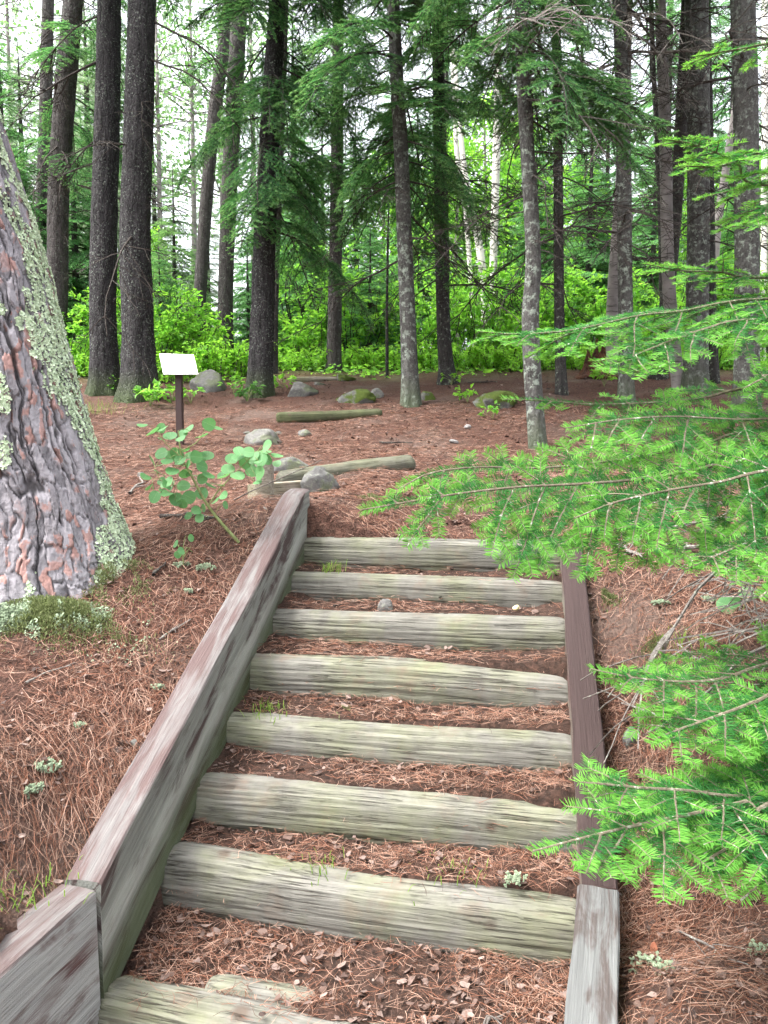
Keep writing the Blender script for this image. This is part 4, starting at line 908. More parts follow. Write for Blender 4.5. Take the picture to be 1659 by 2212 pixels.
    lg.add(v.reshape(-1, 3), np.concatenate([i + [[0, 1+q, 1+(q+1) % m]] for q in range(m)]))
    o = lg.build('lichen', M['lichen'], tr); tag(o, 'pale green leafy lichen patches', None, None, 'stuff')
    return org
PINE = big_pine()

# ------------------------------------------------------------------ foreground fir: trunk just outside the frame, boughs reaching in
NEARC = dict(nl=.0225, nw=.0021, sp=.0026, tip=.06, lev=2, start=[.14, .18, .2], pair=.75, node=[.090, .068], lat=[.52, .40], latmin=[.06, .035], latmax=[.52, .20], droop=.42, droop0=.2, wig=.06, r0=.0058, rmin=.0010, quad=True, ranks=2, bare=.25, ang=52)
FT = np.array([2.05, 2.75]); FTZ = hz(*FT)
fir = thing('fir_tree', (FT[0], FT[1], FTZ), 'balsam fir at right whose bright green boughs reach across the right rail', 'tree')
g = Geo(); tube(g, spline([[0, 0, -.3], [.02, 0, 1.2], [0, .02, 2.6], [0, 0, 4.0]], 24), np.linspace(.055, .02, 24), 12); g.build('trunk', M['bark_fir'], fir, True)
FIRM = [M['stem'], M['fir_old'], M['fir_new']]
def fir_bough(pts, seed, nrm=(0, -.55, .85), start=None, **kw):
    P = [px(x, y, Y) for x, y, Y in pts]; z0 = P[0][2] + (.05 if start is None else start)
    s0 = np.array([FT[0], FT[1], z0]); path = spline(np.vstack([s0[None], P]), 26) - np.array([FT[0], FT[1], FTZ])
    L = np.linalg.norm(np.diff(path, axis=0), axis=1).sum(); c = dict(NEARC); c.update(kw)
    return bough(np.random.default_rng(seed), L, c, path=path, nrm0=np.array(nrm)).build('bough', FIRM, fir)
# big bough over the head of the right rail, with its second leader
fir_bough([(1659, 922, 2.30), (1504, 964, 2.2), (1329, 994, 2.12), (1169, 1011, 2.06), (1039, 1009, 2.0), (930, 1022, 1.96), (862, 1056, 1.94)], 1001, nrm=(0, -.85, .55), latmax=[.34, .15], bare=.30, droop=.62, start=.08)
fir_bough([(1659, 985, 2.10), (1420, 1030, 1.98), (1260, 1045, 1.92), (1120, 1052, 1.88), (980, 1068, 1.84), (860, 1088, 1.82), (780, 1102, 1.81)], 1002, nrm=(0, -.85, .55), latmax=[.26, .13], bare=.33, droop=.60, start=.08)
fir_bough([(1659, 905, 2.25), (1560, 905, 2.15), (1450, 900, 2.08), (1330, 908, 2.02), (1222, 925, 1.98)], 1003, nrm=(0, -.65, .75), latmax=[.26, .13], bare=.30)
fir_bough([(1700, 1010, 2.05), (1560, 1040, 1.95), (1440, 1060, 1.9), (1330, 1085, 1.86), (1240, 1120, 1.84)], 1004, nrm=(0, -.75, .65), latmax=[.28, .13], bare=.36, droop=.8)
# upper boughs
fir_bough([(1659, 645, 2.45), (1474, 672, 2.38), (1379, 682, 2.33), (1244, 712, 2.28), (1120, 722, 2.24), (1032, 716, 2.22)], 1005, nrm=(0, -.3, .95), latmax=[.36, .16], bare=.36)
fir_bough([(1659, 690, 2.3), (1520, 712, 2.22), (1420, 748, 2.16), (1340, 780, 2.12), (1284, 792, 2.1)], 1006, nrm=(0, -.3, .95), latmax=[.24, .12], bare=.40)
fir_bough([(1659, 832, 2.5), (1504, 862, 2.45), (1304, 874, 2.40), (1180, 866, 2.36), (1085, 862, 2.34)], 1007, nrm=(0, -.4, .9), latmax=[.20, .11], bare=.62, skip=.25)
fir_bough([(1659, 600, 2.6), (1560, 588, 2.55), (1470, 584, 2.5), (1395, 570, 2.46)], 1008, nrm=(0, -.2, 1), latmax=[.22, .12], bare=.35)
fir_bough([(1659, 400, 2.7), (1590, 350, 2.6), (1500, 312, 2.54), (1432, 300, 2.5)], 1009, nrm=(0, -.15, 1), latmax=[.22, .12], bare=.35)
fir_bough([(1659, 330, 2.6), (1610, 345, 2.5), (1545, 360, 2.45), (1480, 358, 2.42)], 1010, nrm=(0, -.15, 1), latmax=[.24, .12], bare=.30)
fir_bough([(1700, 440, 2.5), (1640, 470, 2.42), (1580, 490, 2.38)], 1011, nrm=(0, -.15, 1), latmax=[.2, .11], bare=.4)
fir_bough([(1680, 90, 2.9), (1600, 105, 2.85), (1512, 120, 2.8)], 1012, nrm=(0, -.1, 1), latmax=[.14, .09], bare=.6, skip=.3)
fir_bough([(1700, 810, 2.2), (1650, 818, 2.12), (1605, 840, 2.1)], 1013, latmax=[.16, .09], bare=.4)
# low boughs
fir_bough([(1659, 1433, 1.95), (1580, 1462, 1.86), (1504, 1473, 1.80), (1420, 1470, 1.76), (1354, 1462, 1.73), (1275, 1445, 1.71)], 1014, nrm=(0, -.35, .95), latmax=[.34, .15], bare=.34, droop=.5, start=-.02)
fir_bough([(1700, 1480, 1.85), (1620, 1520, 1.74), (1540, 1550, 1.68), (1470, 1575, 1.64), (1412, 1598, 1.62)], 1015, nrm=(0, -.35, .95), latmax=[.22, .12], bare=.4, droop=.5)
fir_bough([(1700, 1690, 1.7), (1604, 1720, 1.60), (1480, 1708, 1.53), (1380, 1702, 1.49), (1300, 1694, 1.46), (1249, 1690, 1.44)], 1016, nrm=(0, -.25, .97), latmax=[.20, .11], bare=.42)
fir_bough([(1710, 1700, 1.66), (1609, 1732, 1.57), (1479, 1762, 1.48), (1400, 1778, 1.44), (1319, 1796, 1.40), (1230, 1818, 1.36), (1150, 1840, 1.33)], 1017, nrm=(0, -.25, .97), latmax=[.36, .15], bare=.34, droop=.4)
fir_bough([(1710, 1740, 1.60), (1640, 1790, 1.50), (1575, 1830, 1.44), (1500, 1875, 1.39), (1440, 1925, 1.35)], 1018, nrm=(0, -.25, .97), latmax=[.30, .14], bare=.36, droop=.4)
fir_bough([(1720, 1760, 1.55), (1690, 1840, 1.45), (1650, 1900, 1.40), (1600, 1945, 1.37)], 1019, nrm=(0, -.25, .97), latmax=[.2, .11], bare=.4)
fir_bough([(1720, 1150, 2.0), (1640, 1165, 1.92), (1560, 1195, 1.86), (1478, 1232, 1.82)], 1020, nrm=(0, -.35, .95), latmax=[.2, .11], bare=.4)
fir_bough([(1730, 1240, 1.8), (1680, 1260, 1.72), (1640, 1292, 1.68)], 1021, latmax=[.14, .09], bare=.4)
# bare grey twigs under the big bough
rng = np.random.default_rng(12)
for k, (x, y, Y) in enumerate([(1660, 1060, 2.9), (1690, 1100, 2.8), (1700, 1120, 2.7), (1660, 1140, 2.7), (1720, 1030, 2.9), (1690, 1550, 2.3), (1740, 1380, 2.5)]):
    p = px(x, y, Y) - np.array([FT[0], FT[1], FTZ]); p = p*np.array([.3, .3, 1]) if False else p
    z = p[2]; o = link('dead_branch', DEAD_GREY[k % 4], fir, (0, 0, z+.12), Euler((rng.normal(0, .3), .10, math.atan2(p[1], p[0]) + rng.normal(0, .15))), .85)

# ------------------------------------------------------------------ sign
sp_ = gpd(390, 965, 7.5)
sign = thing('sign', sp_, 'blank white sign panel on a dark brown post, before the dark pair of pines', 'sign')
def box(g, c, s, R=None, m=0, bev=.15):
    s = np.array(s)/2; b = min(s)*bev; vs_ = []
    bm = __import__('bmesh').new(); __import__('bmesh').ops.create_cube(bm, size=1)
    for v in bm.verts: v.co = Vector((v.co.x*2*s[0], v.co.y*2*s[1], v.co.z*2*s[2]))
    if b > 1e-4: __import__('bmesh').ops.bevel(bm, geom=list(bm.edges), offset=b, segments=2, affect='EDGES')
    __import__('bmesh').ops.triangulate(bm, faces=bm.faces)
    V = np.array([v.co[:] for v in bm.verts]); bm.verts.index_update(); F = [[v.index for v in f.verts] for f in bm.faces]; bm.free()
    if R is not None: V = V@np.array(R).T
    g.add(V + np.array(c), F, m)
hp_ = px(388, 806, 7.5)[2]-sp_[2]
g = Geo(); box(g, (0, 0, hp_/2-.15), (.064, .064, hp_+.3), bev=.2); g.build('post', M['post'], sign)
R = np.array(Euler((math.radians(-38), math.radians(3), math.radians(-4))).to_matrix())
Rt = np.array(Euler((math.radians(52), 0, math.radians(6))).to_matrix())
pl = px(385, 787, 7.42)-sp_
q = [px(344, 764, 7.52), px(418, 766, 7.50), px(428, 808, 7.36), px(353, 808, 7.38)]; q = [v-sp_ for v in q]
n = unit(np.cross(q[1]-q[0], q[3]-q[0])); n = n if n[1] < 0 else -n
g = Geo(); V = np.array([v for v in q] + [v-n*.012 for v in q]); g.add(V, [[0, 1, 2, 3], [7, 6, 5, 4], [0, 4, 5, 1], [1, 5, 6, 2], [2, 6, 7, 3], [3, 7, 4, 0]], [0, 1, 1, 1, 1, 1]); g.build('panel', [M['plate'], M['plate_edge']], sign)
g = Geo(); cq = sum(q)/4; box(g, cq - n*.06 - np.array([0, 0, .02]), (.08, .05, .05), bev=.2); g.build('bracket', M['post'], sign)

# ------------------------------------------------------------------ rocks, path logs, stump
def rock(x, y, Y, wp, hp, label, mat='rock', seed=0, sink=.45, dep=.8, name='rock', tilt=0., group=None):
    p = gp(x, y, Y); a = wp*Y/FPX/2; h = hp*Y/FPX; r = np.random.default_rng(seed+900)
    nu, nv = 36, 54; ph = np.linspace(.001, math.pi-.001, nu); th = np.linspace(0, 2*math.pi, nv, endpoint=False); PH, TH = np.meshgrid(ph, th, indexing='ij')
    d = np.stack([np.sin(PH)*np.cos(TH), np.sin(PH)*np.sin(TH), np.cos(PH)], -1); s = 1 + .75*(fbm(d*1.5 + seed*3.1, seed, 3)-.5) + .22*(fbm(d*5+seed, seed+2, 4)-.5)
    for _ in range(9): nn = unit(r.normal(0, 1, 3)); dd = (d*nn).sum(-1)*s; s = np.where(dd > .70, s*(.70/np.maximum(dd, .1))**.95, s)
    v = d*s[..., None]*np.array([a, a*dep, h/(1-sink)*.52]); g = Geo(); g.add(v.reshape(-1, 3), gridfaces(nu, nv, True))
    o = g.build(name, M[mat], None, True); o.location = (p[0], p[1], p[2] + h/(1-sink)*.52*(1-2*sink)*.2 - h*.08); o.rotation_euler = (0, tilt, r.normal(0, .2)); return tag(o, label, 'rock', group)
rock(455, 840, 10.6, 100, 48, 'large grey boulder with moss, behind and right of the sign post', 'rock', 1)
rock(652, 852, 10.0, 80, 36, 'rounded rock with mossy front, just right of the stout dark pine', 'rock', 2)
rock(770, 868, 9.4, 92, 36, 'oval rock with a thick green moss cap, above the mossy log step', 'rock_moss', 3)
rock(812, 858, 9.9, 36, 22, 'small bare rock peeking out behind the moss-capped oval rock', 'rock_pale', 4)
rock(746, 822, 11.6, 50, 20, 'dark mossy rock farthest back in the clearing', 'rock_moss', 5)
rock(688, 832, 11.2, 28, 8, 'flat pale stone between the rounded rock and the farthest dark rock', 'rock_pale', 6)
rock(565, 958, 6.9, 90, 36, 'pale flat boulder behind the sapling leaves', 'rock_pale', 7, .5)
rock(660, 940, 7.5, 44, 14, 'small flat pale stone left of the path below the far log', 'rock_pale', 8)
rock(600, 937, 7.6, 20, 8, 'little white stone in the needles near the far log', 'rock_pale', 9)
rock(535, 937, 7.5, 20, 9, 'little grey stone right of the sign post foot', 'rock', 10)
rock(625, 1012, 5.6, 125, 32, 'long flat grey slab behind the head of the left rail', 'rock', 11, .5, .6)
rock(690, 1058, 4.75, 100, 52, 'pointed speckled rock beside the head of the left rail', 'rock', 12, .45)
rock(1068, 876, 9.0, 112, 42, 'low boulder under a deep moss cover, left of the lichen-spotted fir', 'rock_moss', 13)
rock(1090, 792, 13.0, 70, 12, 'pale flat rock at the green edge beyond the clearing', 'rock_pale', 14)
rock(925, 862, 10.2, 36, 24, 'mossy hump at the right foot of the left central fir', 'rock_moss', 15)
rock(290, 1608, 2.32, 24, 20, 'small white stone against the outer side of the left rail', 'rock_pale', 16, .2)
rock(1360, 1602, 2.55, 42, 50, 'dark rounded stone right of the brown right rail', 'rock', 17, .3)
rock(1560, 770, 14, 70, 14, 'pale flat rock far back between the two thick right-hand firs', 'rock_pale', 18)
rock(305, 1030, 5.4, 20, 12, 'grey cobble left of the sapling', 'rock', 19)
def path_log(a, b, r, mat, label, seed, taper=.1):
    a, b = np.array(a), np.array(b); L = np.linalg.norm(b-a); o = log_geo(L, r, seed, .1, taper, .05, 36, 60).build('path_log', M[mat], None, True)
    o.location = Vector((a+b)/2); d = Vector(b-a); o.rotation_euler = (0, -math.asin(d.z/d.length), math.atan2(d.y, d.x)); return tag(o, label, 'log')
a, b = px(600, 1030, 5.25), px(893, 1004, 5.75); a[2] = hz(a[0], a[1])+.050; b[2] = hz(b[0], b[1])+.045
path_log(a, b, .075, 'path_log', 'slanting weathered log step across the path above the stairs', 51, -.05)
a, b = px(597, 908, 8.7), px(825, 899, 8.9); a[2] = hz(a[0], a[1])+.045; b[2] = hz(b[0], b[1])+.02
path_log(a, b, .062, 'log_green', 'straight green mossy log step farther up the path', 52, -.15)
a, b = px(628, 822, 11.7), px(735, 820, 12.0); a[2] = hz(a[0], a[1])+.02; b[2] = hz(b[0], b[1])+.02
path_log(a, b, .045, 'cut_wood', 'thin bleached log lying at the back of the clearing', 53, -.3)
# dark timber behind the rail head
a, b = px(545, 1052, 4.75), px(655, 1028, 5.05); g = Geo(); L = np.linalg.norm(b-a); box(g, (0, 0, 0), (L, .10, .13), bev=.1); o = g.build('timber_block', M['cut_wood']); c = (a+b)/2; o.location = (c[0], c[1], hz(c[0], c[1])+.05); o.rotation_euler = (0, -.03, math.atan2(b[1]-a[1], b[0]-a[0])); tag(o, 'short dark brown timber lying behind the head of the left rail', 'timber')
# rotten stump
def stump():
    p = gp(1288, 815, 11.3); g = Geo(); n, k = 40, 22; th = np.linspace(0, 2*math.pi, n, endpoint=False); zz = np.linspace(-.1, 1, k); TH, ZZ = np.meshgrid(th, zz)
    top = .16 + .30*np.clip(fbm(P3(np.cos(TH)*2.2+3, np.sin(TH)*2.2, 1.), 17, 3)-.35, 0, 1)*1.6; R = .17*(1+.5*np.exp(-np.clip(ZZ, 0, 1)*4)) + .05*(fbm(P3(np.cos(TH)*4, np.sin(TH)*4, ZZ*2), 18, 3)-.5)*2; R = R*(1-.35*np.clip(ZZ, 0, 1))
    g.add(np.stack([R*np.cos(TH), R*np.sin(TH), ZZ*top], -1).reshape(-1, 3), gridfaces(k, n, True)); v = np.stack([R[-1]*np.cos(th), R[-1]*np.sin(th), top[-1]], 1); g.add(np.vstack([v, [[0, 0, .1]]]), [[i, (i+1) % n, n] for i in range(n)])
    for (sx, h, w_) in ((-.03, .46, .035), (.05, .40, .05), (-.12, .3, .03)):
        q = [[sx-w_, -.10, .1], [sx+w_, -.10, .1], [sx+w_*.4, -.09, h], [sx+w_, -.05, .1], [sx-w_, -.05, .1], [sx-w_*.2, -.07, h*.96]]; g.add(q, [[0, 1, 2], [3, 4, 5]]); g.add(q, [[1, 3, 5, 2], [4, 0, 2, 5]])
    o = g.build('stump', M['rot']); o.location = p; o.scale = (1.25, 1.25, 1.25); tag(o, 'dark rotten stump with jagged reddish splinters, between the slim stem and mottled fir', 'stump')
stump()

# ------------------------------------------------------------------ aspen sapling and small plants
def round_leaf():
    g = Geo(); n = 14; th = np.arange(n)*2*math.pi/n; r = .5*(1 + .04*np.cos(3*th) + .10*np.cos(th)); x = r*np.cos(th)+.5; y = r*np.sin(th)*.98
    rim = np.stack([x, y, .10*np.abs(y) - .10*(x-.4)**2], 1); inner = np.stack([(x-.5)*.5+.5, y*.5, .045*np.abs(y)], 1); v = np.vstack([rim, inner, [[.5, 0, -.01]]])
    g.add(v, [[i, (i+1) % n, n+(i+1) % n, n+i] for i in range(n)]); g.f[3].append(np.array([[n+i, n+(i+1) % n, 2*n] for i in range(n)])); g.m[3].append(np.zeros(n, np.int32)); return g.mesh('leaf', [M['aspen']], True)
LEAF = round_leaf()
def orient(d, up):
    d = unit(d); s = unit(np.cross(up, d)); u_ = np.cross(d, s); return Matrix(np.array([d, s, u_]).T.tolist()).to_euler()
def leafy(name, label, cat, base, stems, leaves, Y, size, seed, mat=None):
    r = np.random.default_rng(seed); base_w = np.array(base); dY = base_w[1]-stems[0][0][0][2]; Y = Y+dY; stems = [([(x, y, yy+dY) for x, y, yy in st], rad) for st, rad in stems]; t = thing(name, base_w, label, cat); g = Geo(); pts = []
    for st, rad in stems:
        q = np.array([px(x, y, yy) for x, y, yy in st]) - base_w; q = spline(q, 14); tube(g, q, np.linspace(rad, rad*.4, 14), 6); pts.append(q)
    pts = np.vstack(pts)
    for x, y, s in leaves:
        c = px(x, y, Y + r.uniform(-.12, .12)) - base_w; i = np.argmin(np.linalg.norm(pts-c, axis=1) + .3*np.maximum(0, pts[:, 2]-c[2])); a = pts[i]; d = c-a; d[1] += r.normal(0, .03); L = size*s*r.uniform(.9, 1.1)
        dd = unit(unit(d)*.7 + r.normal(0, .35, 3)); b = c - dd*L*.5; mid = (a+b)/2 + [0, 0, .01]; tube(g, spline([a, mid, b], 5), .0012, 3)
        n_ = unit(np.array([0, -.95, .45]) + r.normal(0, .22, 3)); link('leaf', LEAF, t, b, orient(dd, n_), L)
    g.build('stem', M['stem_green'], t); return t
off = lambda L: [(x/2, 597+y/2, 1.) for x, y in L]
LV = off([(660, 672), (700, 660), (705, 708), (735, 690), (815, 660), (870, 690), (905, 640), (660, 800), (700, 765), (730, 780), (760, 765), (795, 750), (845, 780), (895, 775), (690, 850), (745, 840), (780, 800), (810, 805), (870, 820), (900, 860), (835, 860), (800, 850), (660, 895), (720, 890), (670, 950), (720, 940), (820, 955), (870, 935), (910, 905), (940, 900), (760, 960), (790, 905), (745, 905),
           (1000, 790), (1030, 780), (1075, 760), (1060, 800), (1150, 735), (1130, 790), (1195, 775), (1100, 790), (1085, 840), (1120, 850), (985, 835), (965, 865), (1025, 860), (1145, 760)]) + [(x/2, 597+y/2, .72) for x, y in [(930, 970), (965, 945), (880, 1000), (850, 1010), (815, 1035), (645, 910), (780, 700)]]
_r = np.random.default_rng(8); LV = LV + [(x+_r.normal(0, 13), y+_r.normal(0, 11), _r.uniform(.6, 1.)) for x, y, q in LV[::2]]
bs = gp(516, 1172, 4.02)
leafy('aspen_sapling', 'young sapling with round blue-green leaves left of the rail head', 'sapling', bs, [([(516, 1172, 4.02), (470, 1120, 4.0), (440, 1078, 3.98), (415, 1030, 3.97), (392, 985, 3.96), (385, 930, 3.95)], .008),
     ([(450, 1092, 3.99), (470, 1062, 3.98), (490, 1040, 3.97), (530, 1000, 3.96), (560, 970, 3.95)], .004), ([(425, 1050, 3.98), (390, 1050, 3.96), (350, 1040, 3.95), (335, 1010, 3.95)], .003), ([(395, 990, 3.96), (360, 960, 3.95), (340, 935, 3.95)], .003), ([(390, 975, 3.96), (425, 955, 3.95), (445, 925, 3.95)], .003)], LV, 3.96, .064, 3)
b2 = gp(397, 1226, 3.7)
leafy('aspen_seedling', 'tiny round-leaved seedling in the needles below the sapling', 'seedling', b2, [([(397, 1228, 3.7), (395, 1195, 3.69), (398, 1165, 3.68)], .003), ([(396, 1200, 3.69), (385, 1180, 3.68)], .002), ([(396, 1205, 3.69), (412, 1180, 3.68)], .002)],
      [(380, 1175, 1.), (412, 1162, 1.), (392, 1190, 1.), (412, 1190, 1.), (385, 1198, 1.), (397, 1212, 1.)], 3.69, .036, 4)
b3 = gp(1600, 1320, 2.75)
leafy('broadleaf_seedling', 'dark green broadleaf seedling beneath the boughs at the right edge', 'seedling', b3, [([(1605, 1322, 2.75), (1612, 1290, 2.7), (1618, 1265, 2.7)], .003)], [(1572, 1308, 1.1), (1612, 1280, 1.), (1590, 1300, .6), (1625, 1300, 1.)], 2.7, .072, 5)
def plant(x, y, Y, n, s, label, seed, mats=None, name='leafy_plant'):
    r = np.random.default_rng(seed); p = gp(x, y, Y); t = thing(name, p, label, 'plant'); g = Geo(); lg = Geo()
    P = []; D = []
    for q in range(n):
        a = r.uniform(0, 6.28); tip = np.array([math.cos(a)*s*r.uniform(.2, .8), math.sin(a)*s*r.uniform(.2, .8), s*r.uniform(.4, 1)]); tube(g, spline([[0, 0, 0], tip*[.4, .4, .7], tip], 5), .002, 3)
        for _ in range(4): P.append(tip + r.normal(0, .02*s/.2, 3)); D.append(np.array([math.cos(a), math.sin(a), 0]) + r.normal(0, .6, 3))
    P = np.array(P); D = np.array(D); l = r.uniform(.30, .5, len(P))*s; leaf_faces(lg, P, D, np.array([[0, -.2, 1.]]) + r.normal(0, .25, P.shape), l, l*.7); g.build('stem', M['stem_green'], t); lg.build('foliage', mats or M['leaf'], t)
plant(325, 878, 9.3, 14, .24, 'leafy green plant at the foot of the right trunk of the dark pair', 61); plant(372, 868, 9.6, 12, .22, 'leafy plant just left of the sign post', 62, M['leaf2']); plant(412, 872, 9.5, 10, .2, 'leafy plant just right of the sign post', 63)
plant(535, 868, 9.6, 16, .22, 'small leafy plant left of the foot of the stout dark pine', 64, M['leaf_dark']); plant(610, 838, 10.6, 12, .2, 'yellow-green plant between the stout dark pine and the rounded rock', 65, M['leaf2'])
plant(975, 832, 10.9, 8, .16, 'small green plant at the foot of the right central fir', 66, M['leaf2']); plant(1010, 872, 9.1, 10, .16, 'small green plant left of the moss-covered boulder', 67, M['leaf2']); plant(1065, 905, 8.2, 7, .14, 'tiny plant in the needles in front of the moss-covered boulder', 68, M['leaf'])
plant(1305, 835, 10.2, 10, .2, 'broad-leaved plant in front of the rotten stump', 69, M['leaf2']); plant(1555, 935, 8., 10, .2, 'dark leafy plant left of the foot of the right edge fir', 70, M['leaf_dark']); plant(505, 850, 10.2, 10, .2, 'green plant in front of the large grey boulder', 71)
plant(245, 850, 10.2, 12, .2, 'plant between the feet of the dark pair of pines', 72)
def tuft(x, y, Y, n, h, label, seed, z=None, spread=.05, mat=None):
    r = np.random.default_rng(seed); p = gp(x, y, Y) if z is None else np.array([*px(x, y, Y)[:2], z]); g = Geo()
    for q in range(n):
        a = r.uniform(0, 6.28); b = np.array([*(r.normal(0, spread, 2)), 0]); tip = b + [math.cos(a)*h*r.uniform(.3, .9), math.sin(a)*h*r.uniform(.3, .9), h*r.uniform(.4, 1)]; m = (b+tip)/2 + [0, 0, h*.25]; pp = spline([b, m, tip], 5); w_ = .0016*np.array([1, .9, .8, .5, .1]); s = unit([-math.sin(a), math.cos(a), 0])
        v = np.concatenate([pp-s*w_[:, None], pp+s*w_[:, None]]); g.add(v, [[i, i+1, i+6, i+5] for i in range(4)])
    o = g.build('grass_tuft', mat or M['grass']); o.location = p; return tag(o, label, 'grass', None, 'stuff')
tuft(15, 1945, 1.80, 60, .05, 'green grass tuft beside the lower left rail', 81, spread=.07)
tuft(715, 1225, 3.62, 40, .06, 'thin dry grass tuft below the top step log', 82, LOGC[1][2]+.01, .03)
tuft(575, 1503, 2.86, 60, .04, 'little green grass tuft at the left end below the fourth log', 83, LOGC[4][2]+.0, .05)
tuft(690, 1815, 2.28, 30, .035, 'fine grass blades under the sixth log near its middle', 84, LOGC[6][2]-.005, .04); tuft(975, 1832, 2.22, 40, .035, 'fine grass blades under the sixth log toward the right', 85, LOGC[6][2]+.005, .05)
tuft(1490, 1400, 2.75, 50, .08, 'sparse grass under the right boughs', 86, None, .06); tuft(205, 895, 9.3, 90, .22, 'pale grass at the foot of the dark pair', 87, None, .25)

# ------------------------------------------------------------------ needle litter, dry leaves, moss, twigs, lichens
def surface(x, y):
    z = H0(x, y) + rough(x, y); ok = np.ones(len(x), bool); st = in_stairs(x, y)
    zt = np.full(len(x), -9.)
    for (tx, ty, tz, T, S) in TREADS:
        # nearest tread vertex on a coarse lookup
        c = np.array([tx[::3, ::2].ravel(), ty[::3, ::2].ravel()]).T; zz = tz[::3, ::2].ravel()
        idx = np.where(st)[0]
        for i in range(0, len(idx), 4000):
            b = idx[i:i+4000]; d = (x[b][:, None]-c[None, :, 0])**2 + (y[b][:, None]-c[None, :, 1])**2; j = d.argmin(1); dm = d[np.arange(len(b)), j]; zt[b] = np.where(dm < .0012, np.maximum(zt[b], zz[j]), zt[b])
    z = np.where(st, zt, z); ok = z > -5
    # keep clear of the logs and rails
    for k in range(8):
        a_ = A_UP if k < 6 else math.radians(13); D_ = np.array([math.sin(a_), math.cos(a_)]); q = (x-LOGC[k][0])*D_[0] + (y-LOGC[k][1])*D_[1] - LOGR[k]*.35; t_ = (x-LOGC[k][0])*D_[1] - (y-LOGC[k][1])*D_[0]
        on = (np.abs(t_) < .63) & (q > -LOGR[k]*.60) & (q < LOGR[k]*.08); few = on & (_hash((x*9999).astype(np.int64), (y*9999).astype(np.int64), (x*0).astype(np.int64), 5) < .07) & (q > -LOGR[k]*.42); z = np.where(few, LOGC[k][2]-LOGR[k]*.98 + np.sqrt(np.maximum(LOGR[k]**2-q**2, 0)) - .001, z); ok &= ~on | few
    for a, b, out, w_ in ((L_IN_TOP+DU*.06, L_IN_BOT, -RU, .105), (lo0, lo1, -RL, .115), (R_IN_TOP, R_IN_BOT, RU, .1), (ro0, ro0-DL*1.5, RL, .112)):
        d = (b-a)[:2]; L = np.linalg.norm(d); d = d/L; s = (x-a[0])*d[0] + (y-a[1])*d[1]; t_ = (x-a[0])*out[0] + (y-a[1])*out[1]; ok &= ~((s > 0) & (s < L) & (t_ > -.004) & (t_ < w_+.004))
    return z, ok
def litter():
    r = np.random.default_rng(77); N = 230000; Y = 1.15 + 8.5*r.random(N)**1.75; x = r.uniform(-.56, .56, N)*Y
    dens = fbm(P3(x*2.2, Y*2.2), 91, 3); keep = r.random(N) < np.clip((dens-.30)*3.2, .25, 1); x, Y = x[keep], Y[keep]
    z, ok = surface(x, Y); x, Y, z = x[ok], Y[ok], z[ok]; n = len(x); a = r.uniform(0, 2*math.pi, n) + 1.2*fbm(P3(x*1.5, Y*1.5), 92, 2); L = r.uniform(.03, .095, n); st = in_stairs(x, Y); L = np.where(st, L*.75, L)
    d = np.stack([np.cos(a), np.sin(a), r.normal(0, .10, n)], 1); s = np.stack([-np.sin(a), np.cos(a), np.zeros(n)], 1); c = np.stack([x, Y, z + .004 + r.random(n)**2*.020], 1)
    e = 2e-2; gz_x = (H0(x+e, Y)-H0(x-e, Y))/(2*e); gz_y = (H0(x, Y+e)-H0(x, Y-e))/(2*e); d[:, 2] += np.where(st, 0, gz_x*d[:, 0] + gz_y*d[:, 1])
    bend = r.normal(0, .10, n); w_ = (.00030 + .00015*Y)[:, None]*r.uniform(.7, 1.2, (n, 1)); up = np.array([[0, 0, 1.]])
    pts = [c + d*(L*(q-.5))[:, None] + s*(bend*L*(4*(q-.5)**2))[:, None] for q in (0, .5, 1)]; V = []
    for q, ww in zip(pts, (1, 1, .4)): V += [q - s*w_*ww, q + s*w_*ww + up*w_*.8]
    v = np.stack(V, 1).reshape(-1, 3); i = np.arange(n)[:, None]*6; g = Geo(); g.add(v, np.concatenate([i+[[0, 2, 3, 1]], i+[[2, 4, 5, 3]]]))
    tag(g.build('needle_litter', M['needle_litter']), 'red-brown fallen pine needles carpeting the slope and stair treads', 'needles', None, 'stuff')
    # dry leaves and bark chips
    N = 22000; Y = 1.15 + 12*r.random(N)**1.4; x = r.uniform(-.56, .56, N)*Y; z, ok = surface(x, Y); x, Y, z = x[ok], Y[ok], z[ok]; n = len(x)
    st = in_stairs(x, Y); big = fbm(P3(x*3, Y*3), 95, 3)
    P = np.stack([x, Y, z+.006+.012*r.random(n)], 1); a = r.uniform(0, 6.28, n); D = np.stack([np.cos(a), np.sin(a), r.normal(0, .25, n)], 1); l = np.where(r.random(n) < np.where(st & (Y < 2.3), .35, .12) + .25*(big > .58), r.uniform(.018, .040, n), r.uniform(.004, .014, n))*np.where(Y > 4, 1.4, 1.)
    g = Geo(); curled(g, P, D, np.array([[0, 0, 1.]]) + r.normal(0, .3, P.shape), l, r.uniform(.4, .85, n), r)
    tag(g.build('leaf_litter', M['leaf_litter']), 'small dry pinkish-brown leaves scattered over the needle floor', 'dry leaves', None, 'stuff')
litter()
